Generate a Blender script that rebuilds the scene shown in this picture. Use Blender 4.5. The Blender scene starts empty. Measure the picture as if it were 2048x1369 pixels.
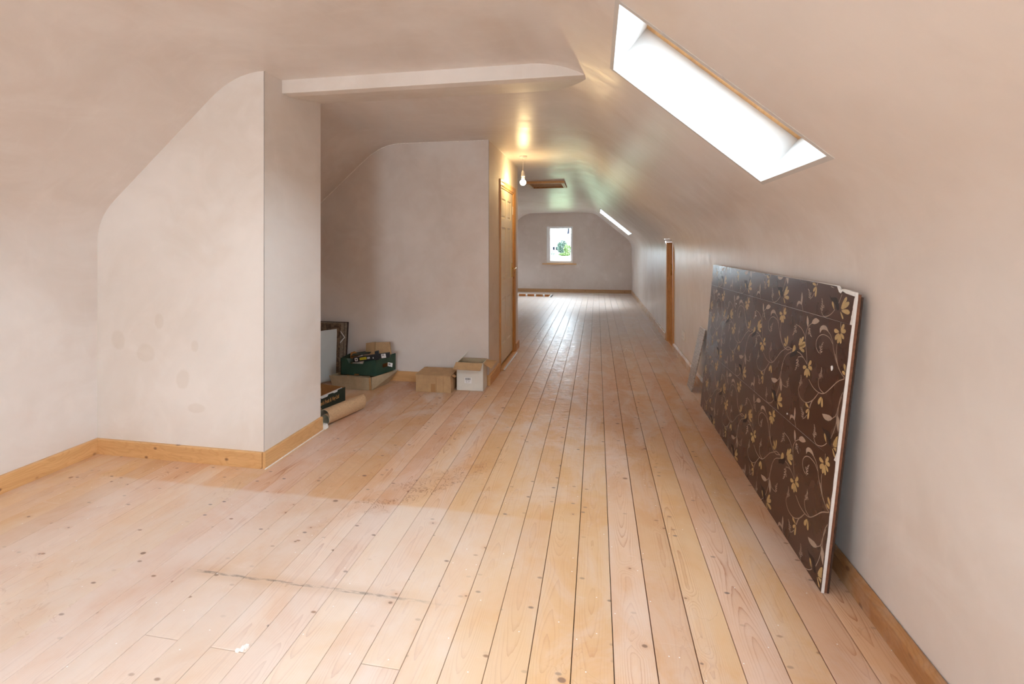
import bpy, bmesh, math, random, json
from mathutils import Vector, Matrix
sc = bpy.context.scene
col = sc.collection
random.seed(7)

# ------------------------------------------------------------------ camera, world, lights, exposure
F_PX = 955.0
cam_d = bpy.data.cameras.new('camera'); cam = bpy.data.objects.new('camera', cam_d); col.objects.link(cam)
cam_d.sensor_width = 36.0; cam_d.lens = F_PX / 2048 * 36.0; cam_d.shift_y = -195.0 / 2048
cam_d.clip_start = 0.05; cam_d.clip_end = 900
cam.location = (0, 0, 1.35)
cam.rotation_euler = (math.pi / 2, 0, math.atan(169.5 / 955.0))
sc.camera = cam
sc.view_settings.view_transform = 'Standard'; sc.view_settings.look = 'None'
sc.view_settings.gamma = 1.0; sc.view_settings.use_curve_mapping = False
sc.view_settings.exposure = EXPOSURE = 1.03

SKY = 16.0
BULB_W = 15.0
world = bpy.data.worlds.new('overcast_sky'); sc.world = world; world.use_nodes = True
_bg = world.node_tree.nodes['Background']
_bg.inputs[0].default_value = (0.76, 0.885, 1.0, 1); _bg.inputs[1].default_value = SKY
sc.cycles.max_bounces = 14; sc.cycles.diffuse_bounces = 10; sc.cycles.glossy_bounces = 4
sc.cycles.transmission_bounces = 6; sc.cycles.transparent_max_bounces = 12
sc.cycles.sample_clamp_indirect = 8.0
sc.cycles.use_denoising = True
sc.cycles.caustics_reflective = False; sc.cycles.caustics_refractive = False

def portal(loc, normal, w, h):
    """sky light let in through a pane"""
    d = bpy.data.lights.new('sky_portal', 'AREA'); d.shape = 'RECTANGLE'; d.size = w; d.size_y = h
    d.cycles.is_portal = True
    o = bpy.data.objects.new('sky_portal', d); col.objects.link(o); o.location = loc
    z = -Vector(normal).normalized(); x = Vector((0, 1, 0)) if abs(z.y) < .9 else Vector((1, 0, 0))
    y = z.cross(x); x = y.cross(z)
    o.rotation_euler = Matrix((x, y, z)).transposed().to_euler()
    return o

# ------------------------------------------------------------------ mesh helpers
class MB:
    def __init__(s): s.v = []; s.f = []; s.m = []
    def add(s, vs, fs, mi=0):
        n = len(s.v); s.v += [tuple(p) for p in vs]; s.f += [tuple(n + i for i in f) for f in fs]; s.m += [mi] * len(fs); return s
    def box(s, x0, x1, y0, y1, z0, z1, mi=0):
        return s.add([(x0,y0,z0),(x1,y0,z0),(x1,y1,z0),(x0,y1,z0),(x0,y0,z1),(x1,y0,z1),(x1,y1,z1),(x0,y1,z1)],
                     [(0,3,2,1),(4,5,6,7),(0,1,5,4),(1,2,6,5),(2,3,7,6),(3,0,4,7)], mi)
    def hexa(s, p, mi=0):
        return s.add(p, [(0,3,2,1),(4,5,6,7),(0,1,5,4),(1,2,6,5),(2,3,7,6),(3,0,4,7)], mi)
    def prism(s, poly, d, mi=0):
        """closed polygon (3d points) pushed along vector d"""
        n = len(poly); d = Vector(d)
        a = [Vector(p) for p in poly]; b = [p + d for p in a]
        return s.add(a + b, [tuple(range(n))[::-1], tuple(range(n, 2*n))] + [(i, (i+1) % n, n + (i+1) % n, n + i) for i in range(n)], mi)
    def panel(s, a, b, c, d, t, mi=0):
        a, b, c, d = map(Vector, (a, b, c, d)); n = (b - a).cross(d - a).normalized() * t
        return s.hexa([a, b, c, d, a+n, b+n, c+n, d+n], mi)
    def tube(s, pts, r, seg=8, mi=0, cap=True):
        pts = [Vector(p) for p in pts]; base = len(s.v); n = len(pts)
        rs = r if isinstance(r, (list, tuple)) else [r] * n
        for i, p in enumerate(pts):
            t = (pts[min(i+1, n-1)] - pts[max(i-1, 0)]).normalized()
            u = t.orthogonal().normalized() if i == 0 else (u - t * u.dot(t)).normalized()
            w = t.cross(u)
            for k in range(seg):
                a = 2*math.pi*k/seg; s.v.append(tuple(p + (u*math.cos(a) + w*math.sin(a)) * rs[i]))
        for i in range(n-1):
            for k in range(seg):
                k2 = (k+1) % seg
                s.f.append((base+i*seg+k, base+i*seg+k2, base+(i+1)*seg+k2, base+(i+1)*seg+k)); s.m.append(mi)
        if cap:
            s.f.append(tuple(base+k for k in range(seg))[::-1]); s.m.append(mi)
            s.f.append(tuple(base+(n-1)*seg+k for k in range(seg))); s.m.append(mi)
        return s
    def lathe(s, prof, c=(0,0,0), seg=24, mi=0):
        base = len(s.v); n = len(prof)
        for r, z in prof:
            for k in range(seg):
                a = 2*math.pi*k/seg; s.v.append((c[0]+r*math.cos(a), c[1]+r*math.sin(a), c[2]+z))
        for i in range(n-1):
            for k in range(seg):
                k2 = (k+1) % seg
                s.f.append((base+i*seg+k, base+i*seg+k2, base+(i+1)*seg+k2, base+(i+1)*seg+k)); s.m.append(mi)
        return s
    def build(s, name, mats, parent=None, smooth=False, bevel=0, loc=None, rot=None, fix=True):
        me = bpy.data.meshes.new(name); me.from_pydata(s.v, [], s.f)
        mats = mats if isinstance(mats, (list, tuple)) else [mats]
        for m in mats: me.materials.append(m)
        me.polygons.foreach_set('material_index', s.m)
        if smooth: me.polygons.foreach_set('use_smooth', [True]*len(s.f))
        if fix or bevel:
            bm = bmesh.new(); bm.from_mesh(me)
            if fix: bmesh.ops.recalc_face_normals(bm, faces=bm.faces)
            if bevel:
                es = [e for e in bm.edges if len(e.link_faces) == 2 and e.calc_face_angle(0) > .5]
                bmesh.ops.bevel(bm, geom=es, offset=bevel, segments=2, affect='EDGES', profile=.6, clamp_overlap=True)
            bm.to_mesh(me); bm.free()
        me.update()
        o = bpy.data.objects.new(name, me); col.objects.link(o)
        if parent: o.parent = parent
        if loc: o.location = loc
        if rot: o.rotation_euler = rot
        return o

def tag(o, label=None, cat=None, group=None, kind=None):
    if label: o['label'] = label
    if cat: o['category'] = cat
    if group: o['group'] = group
    if kind: o['kind'] = kind
    return o
def empty(name, loc=(0,0,0), rz=0, **k):
    o = bpy.data.objects.new(name, None); col.objects.link(o); o.location = loc; o.rotation_euler = (0, 0, rz)
    o.empty_display_size = .1
    return tag(o, **k)
def lerp(a, b, t): return a + (b - a) * t
def interp(tab, y):
    if y <= tab[0][0]: return tab[0][1]
    for (a, b), (c, d) in zip(tab, tab[1:]):
        if y <= c: return lerp(b, d, (y - a) / (c - a))
    return tab[-1][1]

# ------------------------------------------------------------------ node helpers
class NT:
    def __init__(s, name):
        s.mat = bpy.data.materials.new(name); s.mat.use_nodes = True; s.t = s.mat.node_tree
        s.t.nodes.clear(); s.out = s.t.nodes.new('ShaderNodeOutputMaterial')
    def node(s, kind, props=None, **ins):
        n = s.t.nodes.new(kind)
        for k, v in (props or {}).items(): setattr(n, k, v)
        for k, v in ins.items(): s.set(n, k, v)
        return n
    def set(s, n, key, v):
        if isinstance(key, str) and key.startswith('i') and key[1:].isdigit(): key = int(key[1:])
        if isinstance(key, str): key = key.replace('_', ' ')
        inp = n.inputs[key]
        if isinstance(v, bpy.types.NodeSocket): s.t.links.new(v, inp)
        else:
            if hasattr(inp.default_value, '__len__') and isinstance(v, (int, float)): v = (v,)*len(inp.default_value)
            if hasattr(inp.default_value, '__len__') and len(inp.default_value) == 4 and len(v) == 3: v = (*v, 1)
            inp.default_value = v
    def m(s, op, a, b=0.0, c=None, clamp=False):
        n = s.t.nodes.new('ShaderNodeMath'); n.operation = op; n.use_clamp = clamp
        s.set(n, 0, a); s.set(n, 1, b)
        if c is not None: s.set(n, 2, c)
        return n.outputs[0]
    def mapr(s, v, a, b, c=0.0, d=1.0, smooth=True):
        n = s.node('ShaderNodeMapRange', {'interpolation_type': 'SMOOTHSTEP' if smooth else 'LINEAR'}, i0=v, i1=a, i2=b, i3=c, i4=d)
        return n.outputs[0]
    def mix(s, f, a, b, mode='MIX'):
        n = s.node('ShaderNodeMix', {'data_type': 'RGBA', 'blend_type': mode}); s.set(n, 0, f); s.set(n, 6, a); s.set(n, 7, b)
        return n.outputs[2]
    def noise(s, vec, scale, detail=3, rough=.5, dist=0, color=False):
        n = s.node('ShaderNodeTexNoise', None, Vector=vec, Scale=scale, Detail=detail, Roughness=rough, Distortion=dist)
        return n.outputs['Color' if color else 'Fac']
    def scale(s, vec, v):
        return s.node('ShaderNodeMapping', {'vector_type': 'POINT'}, Vector=vec, Scale=v).outputs[0]
    def pos(s): return s.node('ShaderNodeNewGeometry').outputs['Position']
    def obj(s): return s.node('ShaderNodeTexCoord').outputs['Object']
    def sep(s, v):
        n = s.node('ShaderNodeSeparateXYZ', None, Vector=v); return n.outputs[0], n.outputs[1], n.outputs[2]
    def comb(s, x=0.0, y=0.0, z=0.0): return s.node('ShaderNodeCombineXYZ', None, X=x, Y=y, Z=z).outputs[0]
    def bump(s, h, strength=.2, dist=.01): return s.node('ShaderNodeBump', None, Height=h, Strength=strength, Distance=dist).outputs[0]
    def principled(s, **k):
        n = s.node('ShaderNodeBsdfPrincipled')
        for a, v in k.items(): s.set(n, a, v)
        s.t.links.new(n.outputs[0], s.out.inputs[0]); return n

def srgb(r, g, b):
    return tuple((c/255/12.92 if c/255 <= .04045 else ((c/255+.055)/1.055)**2.4) for c in (r, g, b))

def simple(name, rgb, rough=.5, metal=0.0, var=.08, scale=30, bump=0.0, spec=.5):
    t = NT(name); p = t.obj()
    n = t.noise(p, scale, 4, .6)
    c = t.mix(t.mapr(n, .3, .7), tuple(x*(1-var) for x in rgb), tuple(min(1, x*(1+var)) for x in rgb))
    k = dict(Base_Color=c, Roughness=rough, Metallic=metal, Specular_IOR_Level=spec)
    if bump: k['Normal'] = t.bump(n, bump, .004)
    t.principled(**k); return t.mat
def emit(name, rgb, s):
    t = NT(name); e = t.node('ShaderNodeEmission', None, Color=rgb, Strength=s)
    t.t.links.new(e.outputs[0], t.out.inputs[0]); return t.mat

def plaster_mat(name, seed=0.0, damp=(), base=(.662,.588,.537), pale=(.762,.718,.688), gloss=.33):
    """bare skimmed plaster: pinkish, paler dried trowel passes, polished streaks"""
    t = NT(name); p = t.pos()
    off = t.node('ShaderNodeVectorMath', {'operation': 'ADD'}, i0=p, i1=(seed, seed*1.7, seed*.3)).outputs[0]
    big = t.noise(off, .9, 4, .55, .6)
    mid = t.noise(t.scale(off, (1.2, .7, 1.2)), 3.1, 5, .6, 1.2)
    streak = t.noise(t.scale(off, (1.8, 4.5, 2.0)), 2.2, 4, .60, .3)
    c = t.mix(t.mapr(big, .30, .70), base, pale)
    c = t.mix(t.m('MULTIPLY', t.mapr(mid, .35, .75), .35), c, tuple(x*1.07 for x in pale))
    c = t.mix(t.m('MULTIPLY', t.mapr(streak, .50, .78), .22), c, (.84, .785, .745))
    if damp:
        X, Y, Z = t.sep(p); wn = t.m('MULTIPLY', t.m('SUBTRACT', t.noise(p, 9, 3), .5), .9)
        for (dx, dz, rx, rz) in damp:
            e = t.m('SQRT', t.m('ADD', t.m('POWER', t.m('DIVIDE', t.m('SUBTRACT', X, dx), rx), 2.0), t.m('POWER', t.m('DIVIDE', t.m('SUBTRACT', Z, dz), rz), 2.0)))
            k = t.mapr(t.m('ADD', e, wn), .75, 1.1, .17, 0.0)
            k = t.m('MULTIPLY', k, t.mapr(Y, 2.60, 2.62, 1.0, 0.0))
            c = t.mix(k, c, (.50, .40, .29))
    wav = t.noise(t.scale(off, (1.6, 4.5, 1.8)), 2.0, 3, .5, .3)
    h = t.m('ADD', t.m('MULTIPLY', wav, .8), t.m('MULTIPLY', streak, .45))
    r = t.mapr(streak, .25, .80, gloss+.12, gloss-.05, False)
    t.principled(Base_Color=c, Roughness=r, Normal=t.bump(h, .22, .012), Specular_IOR_Level=.5)
    return t.mat

def pine_mat(name, along='y', tint=(1, 1, 1), light=(.70,.42,.19), dark=(.52,.26,.09), rough=.45, knots=True, dusty=0.0):
    """varnished pine with long grain and knots; the grain runs along one object axis"""
    t = NT(name); P = t.pos(); x, y, z = t.sep(P)
    rnd = t.node('ShaderNodeObjectInfo').outputs['Random']
    o = t.m('MULTIPLY', rnd, 37.0)
    if along == 'y': a, u, w = y, x, z
    elif along == 'x': a, u, w = x, y, z
    else: a, u, w = z, x, y
    v = t.comb(t.m('ADD', u, o), t.m('MULTIPLY', a, .12), t.m('ADD', w, o))
    n = t.noise(v, 28, 4, .6, .8)
    v2 = t.comb(t.m('ADD', u, o), t.m('MULTIPLY', a, .35), t.m('ADD', w, o))
    big = t.noise(v2, 7, 3, .5, .4)
    rings = t.m('SINE', t.m('MULTIPLY', t.m('ADD', t.m('MULTIPLY', big, .35), t.m('ADD', w, u)), 260.0))
    rg = t.m('POWER', t.m('ADD', t.m('MULTIPLY', rings, .5), .5), 4.0)
    c = t.mix(t.mapr(n, .3, .7), light, tuple(lerp(a_, b_, .45) for a_, b_ in zip(light, dark)))
    c = t.mix(t.m('MULTIPLY', rg, .35), c, dark)
    if knots:
        kv = t.comb(t.m('MULTIPLY', t.m('ADD', u, w), 9.0), t.m('MULTIPLY', a, 6.2), o)
        vo = t.node('ShaderNodeTexVoronoi', {'feature': 'F1'}, Vector=kv, Scale=1.0, Randomness=1.0)
        k = t.mapr(vo.outputs['Distance'], .06, .13, 1.0, 0.0)
        c = t.mix(t.m('MULTIPLY', k, .85), c, (.16, .06, .025))
    if dusty:
        dn = t.noise(P, 9, 4, .65)
        c = t.mix(t.m('MULTIPLY', t.mapr(dn, .40, .62), dusty), c, (.66, .58, .52))
    t.principled(Base_Color=t.mix(1.0, c, tint, 'MULTIPLY'), Roughness=rough, Normal=t.bump(n, .06, .003))
    return t.mat

def floor_mat():
    """sanded pine boards; grain cut through ring cylinders, per-board offsets, knots, plaster dust, water stains"""
    t = NT('sanded_pine_boards'); P = t.pos(); X, Y, Z = t.sep(P)
    ob = t.obj(); lx, ly, lz = t.sep(ob)
    rnd = t.node('ShaderNodeObjectInfo').outputs['Random']
    r1 = t.m('MULTIPLY', rnd, 91.7); r2 = t.m('FRACT', t.m('MULTIPLY', rnd, 517.3)); r3 = t.m('FRACT', t.m('MULTIPLY', rnd, 3171.9))
    # knots
    kv = t.comb(t.m('ADD', t.m('MULTIPLY', lx, 5.0), r1), t.m('MULTIPLY', ly, 7.0), r1)
    vo = t.node('ShaderNodeTexVoronoi', {'feature': 'F1', 'voronoi_dimensions': '2D'}, Vector=kv, Scale=1.0, Randomness=.95)
    kd = vo.outputs['Distance']
    kr, kg, kb = t.sep(vo.outputs['Color'])
    ksel = t.m('GREATER_THAN', kr, .84)
    warp = t.m('MULTIPLY', t.m('MULTIPLY', t.mapr(kd, .0, .42, 1.0, 0.0), ksel), .018)
    # ring distance
    nv = t.comb(t.m('MULTIPLY', lx, 1.5), t.m('ADD', t.m('MULTIPLY', ly, .62), r1), r1)
    n1 = t.noise(nv, 1.6, 2, .45)
    depth = t.m('ADD', t.m('MULTIPLY', n1, .13), -.015)
    n2 = t.noise(t.comb(t.m('MULTIPLY', lx, 9.0), t.m('ADD', t.m('MULTIPLY', ly, 1.5), r1), r1), 3.0, 3, .55)
    cx = t.m('ADD', lx, t.m('MULTIPLY', t.m('SUBTRACT', r2, .5), .075))
    rr = t.m('SQRT', t.m('ADD', t.m('MULTIPLY', cx, cx), t.m('MULTIPLY', depth, depth)))
    rr = t.m('ADD', t.m('ADD', rr, warp), t.m('MULTIPLY', n2, .007))
    ring = t.m('FRACT', t.m('MULTIPLY', rr, 165.0))
    line = t.m('POWER', ring, 5.0)
    fine = t.noise(t.comb(t.m('MULTIPLY', lx, 60.0), t.m('ADD', t.m('MULTIPLY', ly, 1.3), r1), r1), 4.0, 4, .6)
    # colours
    warm = t.mix(r3, srgb(216, 178, 138), srgb(226, 192, 156))
    pink = t.mix(r3, srgb(210, 174, 146), srgb(222, 192, 166))
    base = t.mix(t.mapr(r2, 0.0, 1.0, .15, .60), warm, pink)
    patch = t.noise(t.comb(t.m('MULTIPLY', X, 1.3), t.m('MULTIPLY', Y, .8), r1), 2.4, 5, .6, .5)
    base = t.mix(t.m('MULTIPLY', t.mapr(patch, .38, .66), .55), base, srgb(208, 156, 106))
    amt = t.mapr(t.noise(t.comb(lx, t.m('MULTIPLY', ly, .6), r1), 3.0, 2), .3, .65, .08, .62)
    amt = t.m('MULTIPLY', t.m('MULTIPLY', amt, t.mapr(r3, .2, .9, .7, 1.5)), t.mapr(Y, 2.0, 5.0, 1.0, .45))
    base = t.mix(1.0, base, t.comb(t.mapr(r2, 0.0, 1.0, .90, 1.0), t.mapr(r2, 0.0, 1.0, .85, .975), t.mapr(r3, 0.0, 1.0, .82, .96)), 'MULTIPLY')
    ctr = t.mapr(t.m('ABSOLUTE', cx), .012, .060, 1.0, .30)
    amt = t.m('MULTIPLY', amt, ctr)
    c = t.mix(t.m('MULTIPLY', line, amt), base, srgb(166, 100, 58))
    c = t.mix(t.m('MULTIPLY', t.mapr(fine, .5, .75), .14), c, srgb(182, 128, 84))
    # worn to pale: foreground patch left of the joist line, alcove and corridor dust; then evenly paler toward the far end
    wn = t.noise(t.comb(X, Y, 3.0), 2.6, 5, .6, .7)
    yb = t.m('ADD', 2.335, t.m('MULTIPLY', t.m('SUBTRACT', t.noise(t.comb(X, 0.0, 0.0), 3.0, 2), .5), .05))
    m1 = t.mapr(Y, t.m('SUBTRACT', yb, .02), t.m('ADD', yb, .012), 1.0, 0.0)
    mx = t.mapr(X, -.95, .10, 1.0, 0.0); ml = t.mapr(X, -3.0, -2.5, 0.15, 1.0)
    bleach = t.m('MULTIPLY', t.m('MULTIPLY', m1, mx), ml)
    bleach = t.m('MULTIPLY', bleach, t.mapr(wn, .30, .62, .45, 1.0))
    c = t.mix(t.m('MULTIPLY', bleach, .56), c, srgb(226, 214, 205))
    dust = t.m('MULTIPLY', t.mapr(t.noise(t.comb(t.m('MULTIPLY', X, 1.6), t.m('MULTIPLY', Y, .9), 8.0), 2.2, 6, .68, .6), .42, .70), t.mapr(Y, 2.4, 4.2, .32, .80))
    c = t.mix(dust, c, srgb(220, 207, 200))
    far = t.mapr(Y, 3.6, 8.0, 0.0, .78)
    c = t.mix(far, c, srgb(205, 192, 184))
    # scuffed whitish smears across the boards
    sm = t.noise(t.comb(t.m('MULTIPLY', X, 4.5), t.m('MULTIPLY', Y, 24.0), r1), 1.3, 4, .65, .8)
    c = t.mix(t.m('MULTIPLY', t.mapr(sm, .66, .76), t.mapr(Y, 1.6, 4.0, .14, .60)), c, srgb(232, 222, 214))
    # arcs scratched in the dust down the corridor
    sw = t.noise(t.comb(X, Y, 21.0), 1.1, 2, .4, 1.4)
    arc = t.mapr(t.m('ABSOLUTE', t.m('SUBTRACT', sw, .52)), .0, .007, 1.0, 0.0)
    am = t.m('MULTIPLY', t.mapr(Y, 5.2, 6.2, 0.0, 1.0), t.mapr(Y, 8.6, 9.6, 1.0, 0.0))
    c = t.mix(t.m('MULTIPLY', t.m('MULTIPLY', arc, am), .55), c, srgb(244, 240, 238))
    # short dark dashes left by sanded knots
    dk = t.node('ShaderNodeTexVoronoi', {'feature': 'F1', 'voronoi_dimensions': '2D'}, Vector=t.comb(t.m('ADD', t.m('MULTIPLY', lx, 9.0), r1), t.m('MULTIPLY', ly, 17.0), 0.0), Scale=1.0, Randomness=1.0)
    d1, d2, d3 = t.sep(dk.outputs['Color'])
    dm = t.m('MULTIPLY', t.mapr(dk.outputs['Distance'], .05, .13, 1.0, 0.0), t.m('GREATER_THAN', d1, .82))
    c = t.mix(t.m('MULTIPLY', dm, t.m('MULTIPLY', d2, .90)), c, t.mix(d3, srgb(96, 86, 84), srgb(140, 98, 68)))
    # knots
    big = t.m('ADD', .016, t.m('MULTIPLY', t.m('POWER', kg, 3.0), .042))
    km = t.m('MULTIPLY', t.m('MULTIPLY', t.mapr(t.m('SUBTRACT', kd, big), -.004, .022, 1.0, 0.0), ksel), .85)
    c = t.mix(km, c, t.mix(kb, srgb(98, 86, 84), srgb(128, 92, 66)))
    halo = t.m('MULTIPLY', t.m('MULTIPLY', t.mapr(kd, .05, .15, 1.0, 0.0), ksel), .20)
    c = t.mix(halo, c, srgb(186, 128, 84))
    # nail holes and grime along the joist line y = 1.715
    gx = t.m('MULTIPLY', t.mapr(X, -1.72, -1.60), t.mapr(X, -.95, -.42, 1.0, 0.0))
    jl = t.m('ADD', 1.708, t.m('MULTIPLY', t.noise(t.comb(X, 0.0, 5.0), 6.0, 3), .02))
    gd = t.m('ABSOLUTE', t.m('SUBTRACT', Y, jl))
    gn = t.mapr(t.noise(t.comb(t.m('MULTIPLY', X, 14.0), t.m('MULTIPLY', Y, 60.0), 2.0), 1.2, 4, .7), .38, .66)
    c = t.mix(t.m('MULTIPLY', t.m('MULTIPLY', t.mapr(gd, .012, .055, 1.0, 0.0), gx), .28), c, srgb(188, 150, 112))
    c = t.mix(t.m('MULTIPLY', t.m('MULTIPLY', t.m('MULTIPLY', t.mapr(gd, .002, .011, 1.0, 0.0), gx), gn), .75), c, srgb(92, 84, 80))
    # dried water stain with brown tide lines
    dx = t.m('ADD', X, .96); dy = t.m('SUBTRACT', Y, t.m('ADD', 2.53, t.m('MULTIPLY', dx, 1.0)))
    sd = t.m('SQRT', t.m('ADD', t.m('POWER', t.m('DIVIDE', dx, .36), 2.0), t.m('POWER', t.m('DIVIDE', dy, .17), 2.0)))
    sd = t.m('ADD', sd, t.m('MULTIPLY', t.m('SUBTRACT', t.noise(t.comb(X, Y, 4.0), 7.0, 4, .6), .5), 1.4))
    smask = t.mapr(sd, .55, 1.15, 1.0, 0.0)
    sn = t.noise(t.comb(X, Y, 11.0), 8.0, 3, .6, 1.5)
    tide = t.m('MAXIMUM', t.mapr(t.m('ABSOLUTE', t.m('SUBTRACT', sn, .50)), .0, .016, 1.0, 0.0), t.mapr(t.m('ABSOLUTE', t.m('SUBTRACT', sn, .60)), .0, .012, .8, 0.0))
    c = t.mix(t.m('MULTIPLY', smask, .30), c, srgb(196, 138, 84))
    c = t.mix(t.m('MULTIPLY', t.m('MULTIPLY', tide, smask), .80), c, srgb(132, 80, 44))
    # small tide rings elsewhere
    sn2 = t.noise(t.comb(X, Y, 31.0), 5.0, 3, .55, 1.2)
    ms = t.mapr(t.noise(t.comb(X, Y, 51.0), 1.7, 2), .60, .66)
    c = t.mix(t.m('MULTIPLY', t.m('MULTIPLY', t.mapr(t.m('ABSOLUTE', t.m('SUBTRACT', sn2, .55)), .0, .010, 1.0, 0.0), ms), .22), c, srgb(160, 108, 68))
    # plaster crumbs trodden in by the walls
    cr = t.node('ShaderNodeTexVoronoi', {'feature': 'F1', 'voronoi_dimensions': '2D'}, Vector=t.comb(t.m('MULTIPLY', X, 30.0), t.m('MULTIPLY', Y, 30.0), 0.0), Scale=1.0)
    cs, c2, c3 = t.sep(cr.outputs['Color'])
    crm = t.m('MULTIPLY', t.mapr(cr.outputs['Distance'], .05, .09, 1.0, 0.0), t.m('GREATER_THAN', cs, .975))
    c = t.mix(crm, c, srgb(236, 230, 226))
    wet = t.noise(t.comb(t.m('MULTIPLY', X, 2.0), t.m('MULTIPLY', Y, 2.0), 1.0), 6.0, 4, .6)
    rough = t.m('ADD', t.mapr(wet, .3, .7, .40, .56), t.m('MULTIPLY', t.mapr(Y, 8.0, 10.5), .17))
    dip = t.noise(t.comb(t.m('ADD', t.m('MULTIPLY', X, 7.0), r1), t.m('MULTIPLY', Y, 13.0), r1), 1.25, 4, .62, .7)
    dipm = t.m('MULTIPLY', t.mapr(dip, .40, .58, 1.0, 0.0), t.mapr(Y, 1.5, 5.0, .25, 3.2))
    rough = t.m('SUBTRACT', rough, t.mapr(Y, 4.0, 6.0, 0.0, .10))
    h = t.m('ADD', t.m('ADD', t.m('MULTIPLY', line, -.35), t.m('MULTIPLY', dipm, -1.0)), t.m('MULTIPLY', t.noise(t.comb(t.m('MULTIPLY', X, 3.0), Y, r1), 11.0, 3), .9))
    t.principled(Base_Color=c, Roughness=rough, Normal=t.bump(h, .18, .004), Specular_IOR_Level=.45)
    return t.mat

def card_mat(name, rgb, axis='x', rough=.8, wear=.1):
    t = NT(name); x, y, z = t.sep(t.obj())
    a = {'x': x, 'y': y, 'z': z}[axis]
    w = t.m('SINE', t.m('MULTIPLY', a, 900.0))
    n = t.noise(t.obj(), 12, 5, .65)
    c = t.mix(t.mapr(n, .3, .7), tuple(v*(1-wear) for v in rgb), tuple(min(1, v*(1+wear)) for v in rgb))
    c = t.mix(t.m('MULTIPLY', t.mapr(w, .2, 1), .05), c, tuple(v*.7 for v in rgb))
    t.principled(Base_Color=c, Roughness=rough, Normal=t.bump(w, .04, .001)); return t.mat

def glass_mat():
    t = NT('window_glass')
    tr = t.node('ShaderNodeBsdfTransparent', None, Color=(.97, .985, .98)); gl = t.node('ShaderNodeBsdfGlossy', None, Color=(1, 1, 1), Roughness=.02)
    fr = t.node('ShaderNodeFresnel', None, IOR=1.45)
    mx = t.node('ShaderNodeMixShader', None, i0=t.m('MULTIPLY', fr.outputs[0], .8), i1=tr.outputs[0], i2=gl.outputs[0])
    t.t.links.new(mx.outputs[0], t.out.inputs[0]); return t.mat
# ------------------------------------------------------------------ materials
M = {}
M['plaster'] = plaster_mat('pink_plaster')
M['plaster_b'] = plaster_mat('pale_plaster', 5.3, (), (.70,.635,.575), (.80,.765,.735), .46)
M['plaster_matt'] = plaster_mat('matt_plaster', 1.7, gloss=.68)
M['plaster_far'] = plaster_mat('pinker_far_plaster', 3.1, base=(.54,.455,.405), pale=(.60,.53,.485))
M['plaster_chim'] = plaster_mat('chimney_plaster', 5.3, [(-3.03,.73,.055,.065),(-2.82,.66,.075,.06),(-2.72,.87,.035,.05),(-2.55,.51,.05,.065),(-2.45,.33,.055,.03),(-2.46,.72,.03,.04)], (.70,.635,.575), (.80,.765,.735), .46)
M['reveal'] = simple('white_painted_reveal', (.60, .585, .57), .55, var=.02, scale=5)
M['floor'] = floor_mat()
M['bead'] = simple('galvanised_bead', (.36,.34,.33), .6)
M['under'] = simple('dark_subfloor', (.035, .022, .014), .9)
M['pine_x'] = pine_mat('varnished_pine_across', 'x')
M['pine_x_dull'] = pine_mat('dull_pine_across', 'x', light=(.46,.27,.13), dark=(.34,.17,.07))
M['pine_y'] = pine_mat('varnished_pine_along', 'y')
M['pine_y_dusty'] = pine_mat('dusty_pine_along', 'y', light=(.62,.40,.22), dark=(.45,.24,.10), dusty=.75)
M['pine_y_red'] = pine_mat('amber_pine_along', 'y', light=(.44,.22,.085), dark=(.27,.11,.04), dusty=.15)
M['pine_z'] = pine_mat('varnished_pine_upright', 'z', light=(.66,.36,.13), dark=(.42,.19,.06))
M['pine_dark'] = simple('brown_stained_wood', (.42, .18, .055), .7, spec=.25, var=.25, scale=20)
M['door_paint'] = simple('cream_door_paint', (.74, .66, .52), .35, var=.02)
M['upvc'] = simple('white_plastic_frame', (.90, .92, .94), .3, var=.01)
M['glass'] = glass_mat()
M['white'] = simple('white_plastic', (.82, .80, .77), .4, var=.01)
M['brass'] = simple('polished_brass', (.83, .58, .22), .2, 1.0, var=.05)
M['alu'] = simple('aluminium_strip', (.75, .75, .78), .3, 1.0, var=.05)
M['crumb'] = simple('dry_white_plaster', (.86, .82, .78), .8, var=.08, scale=60)

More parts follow.
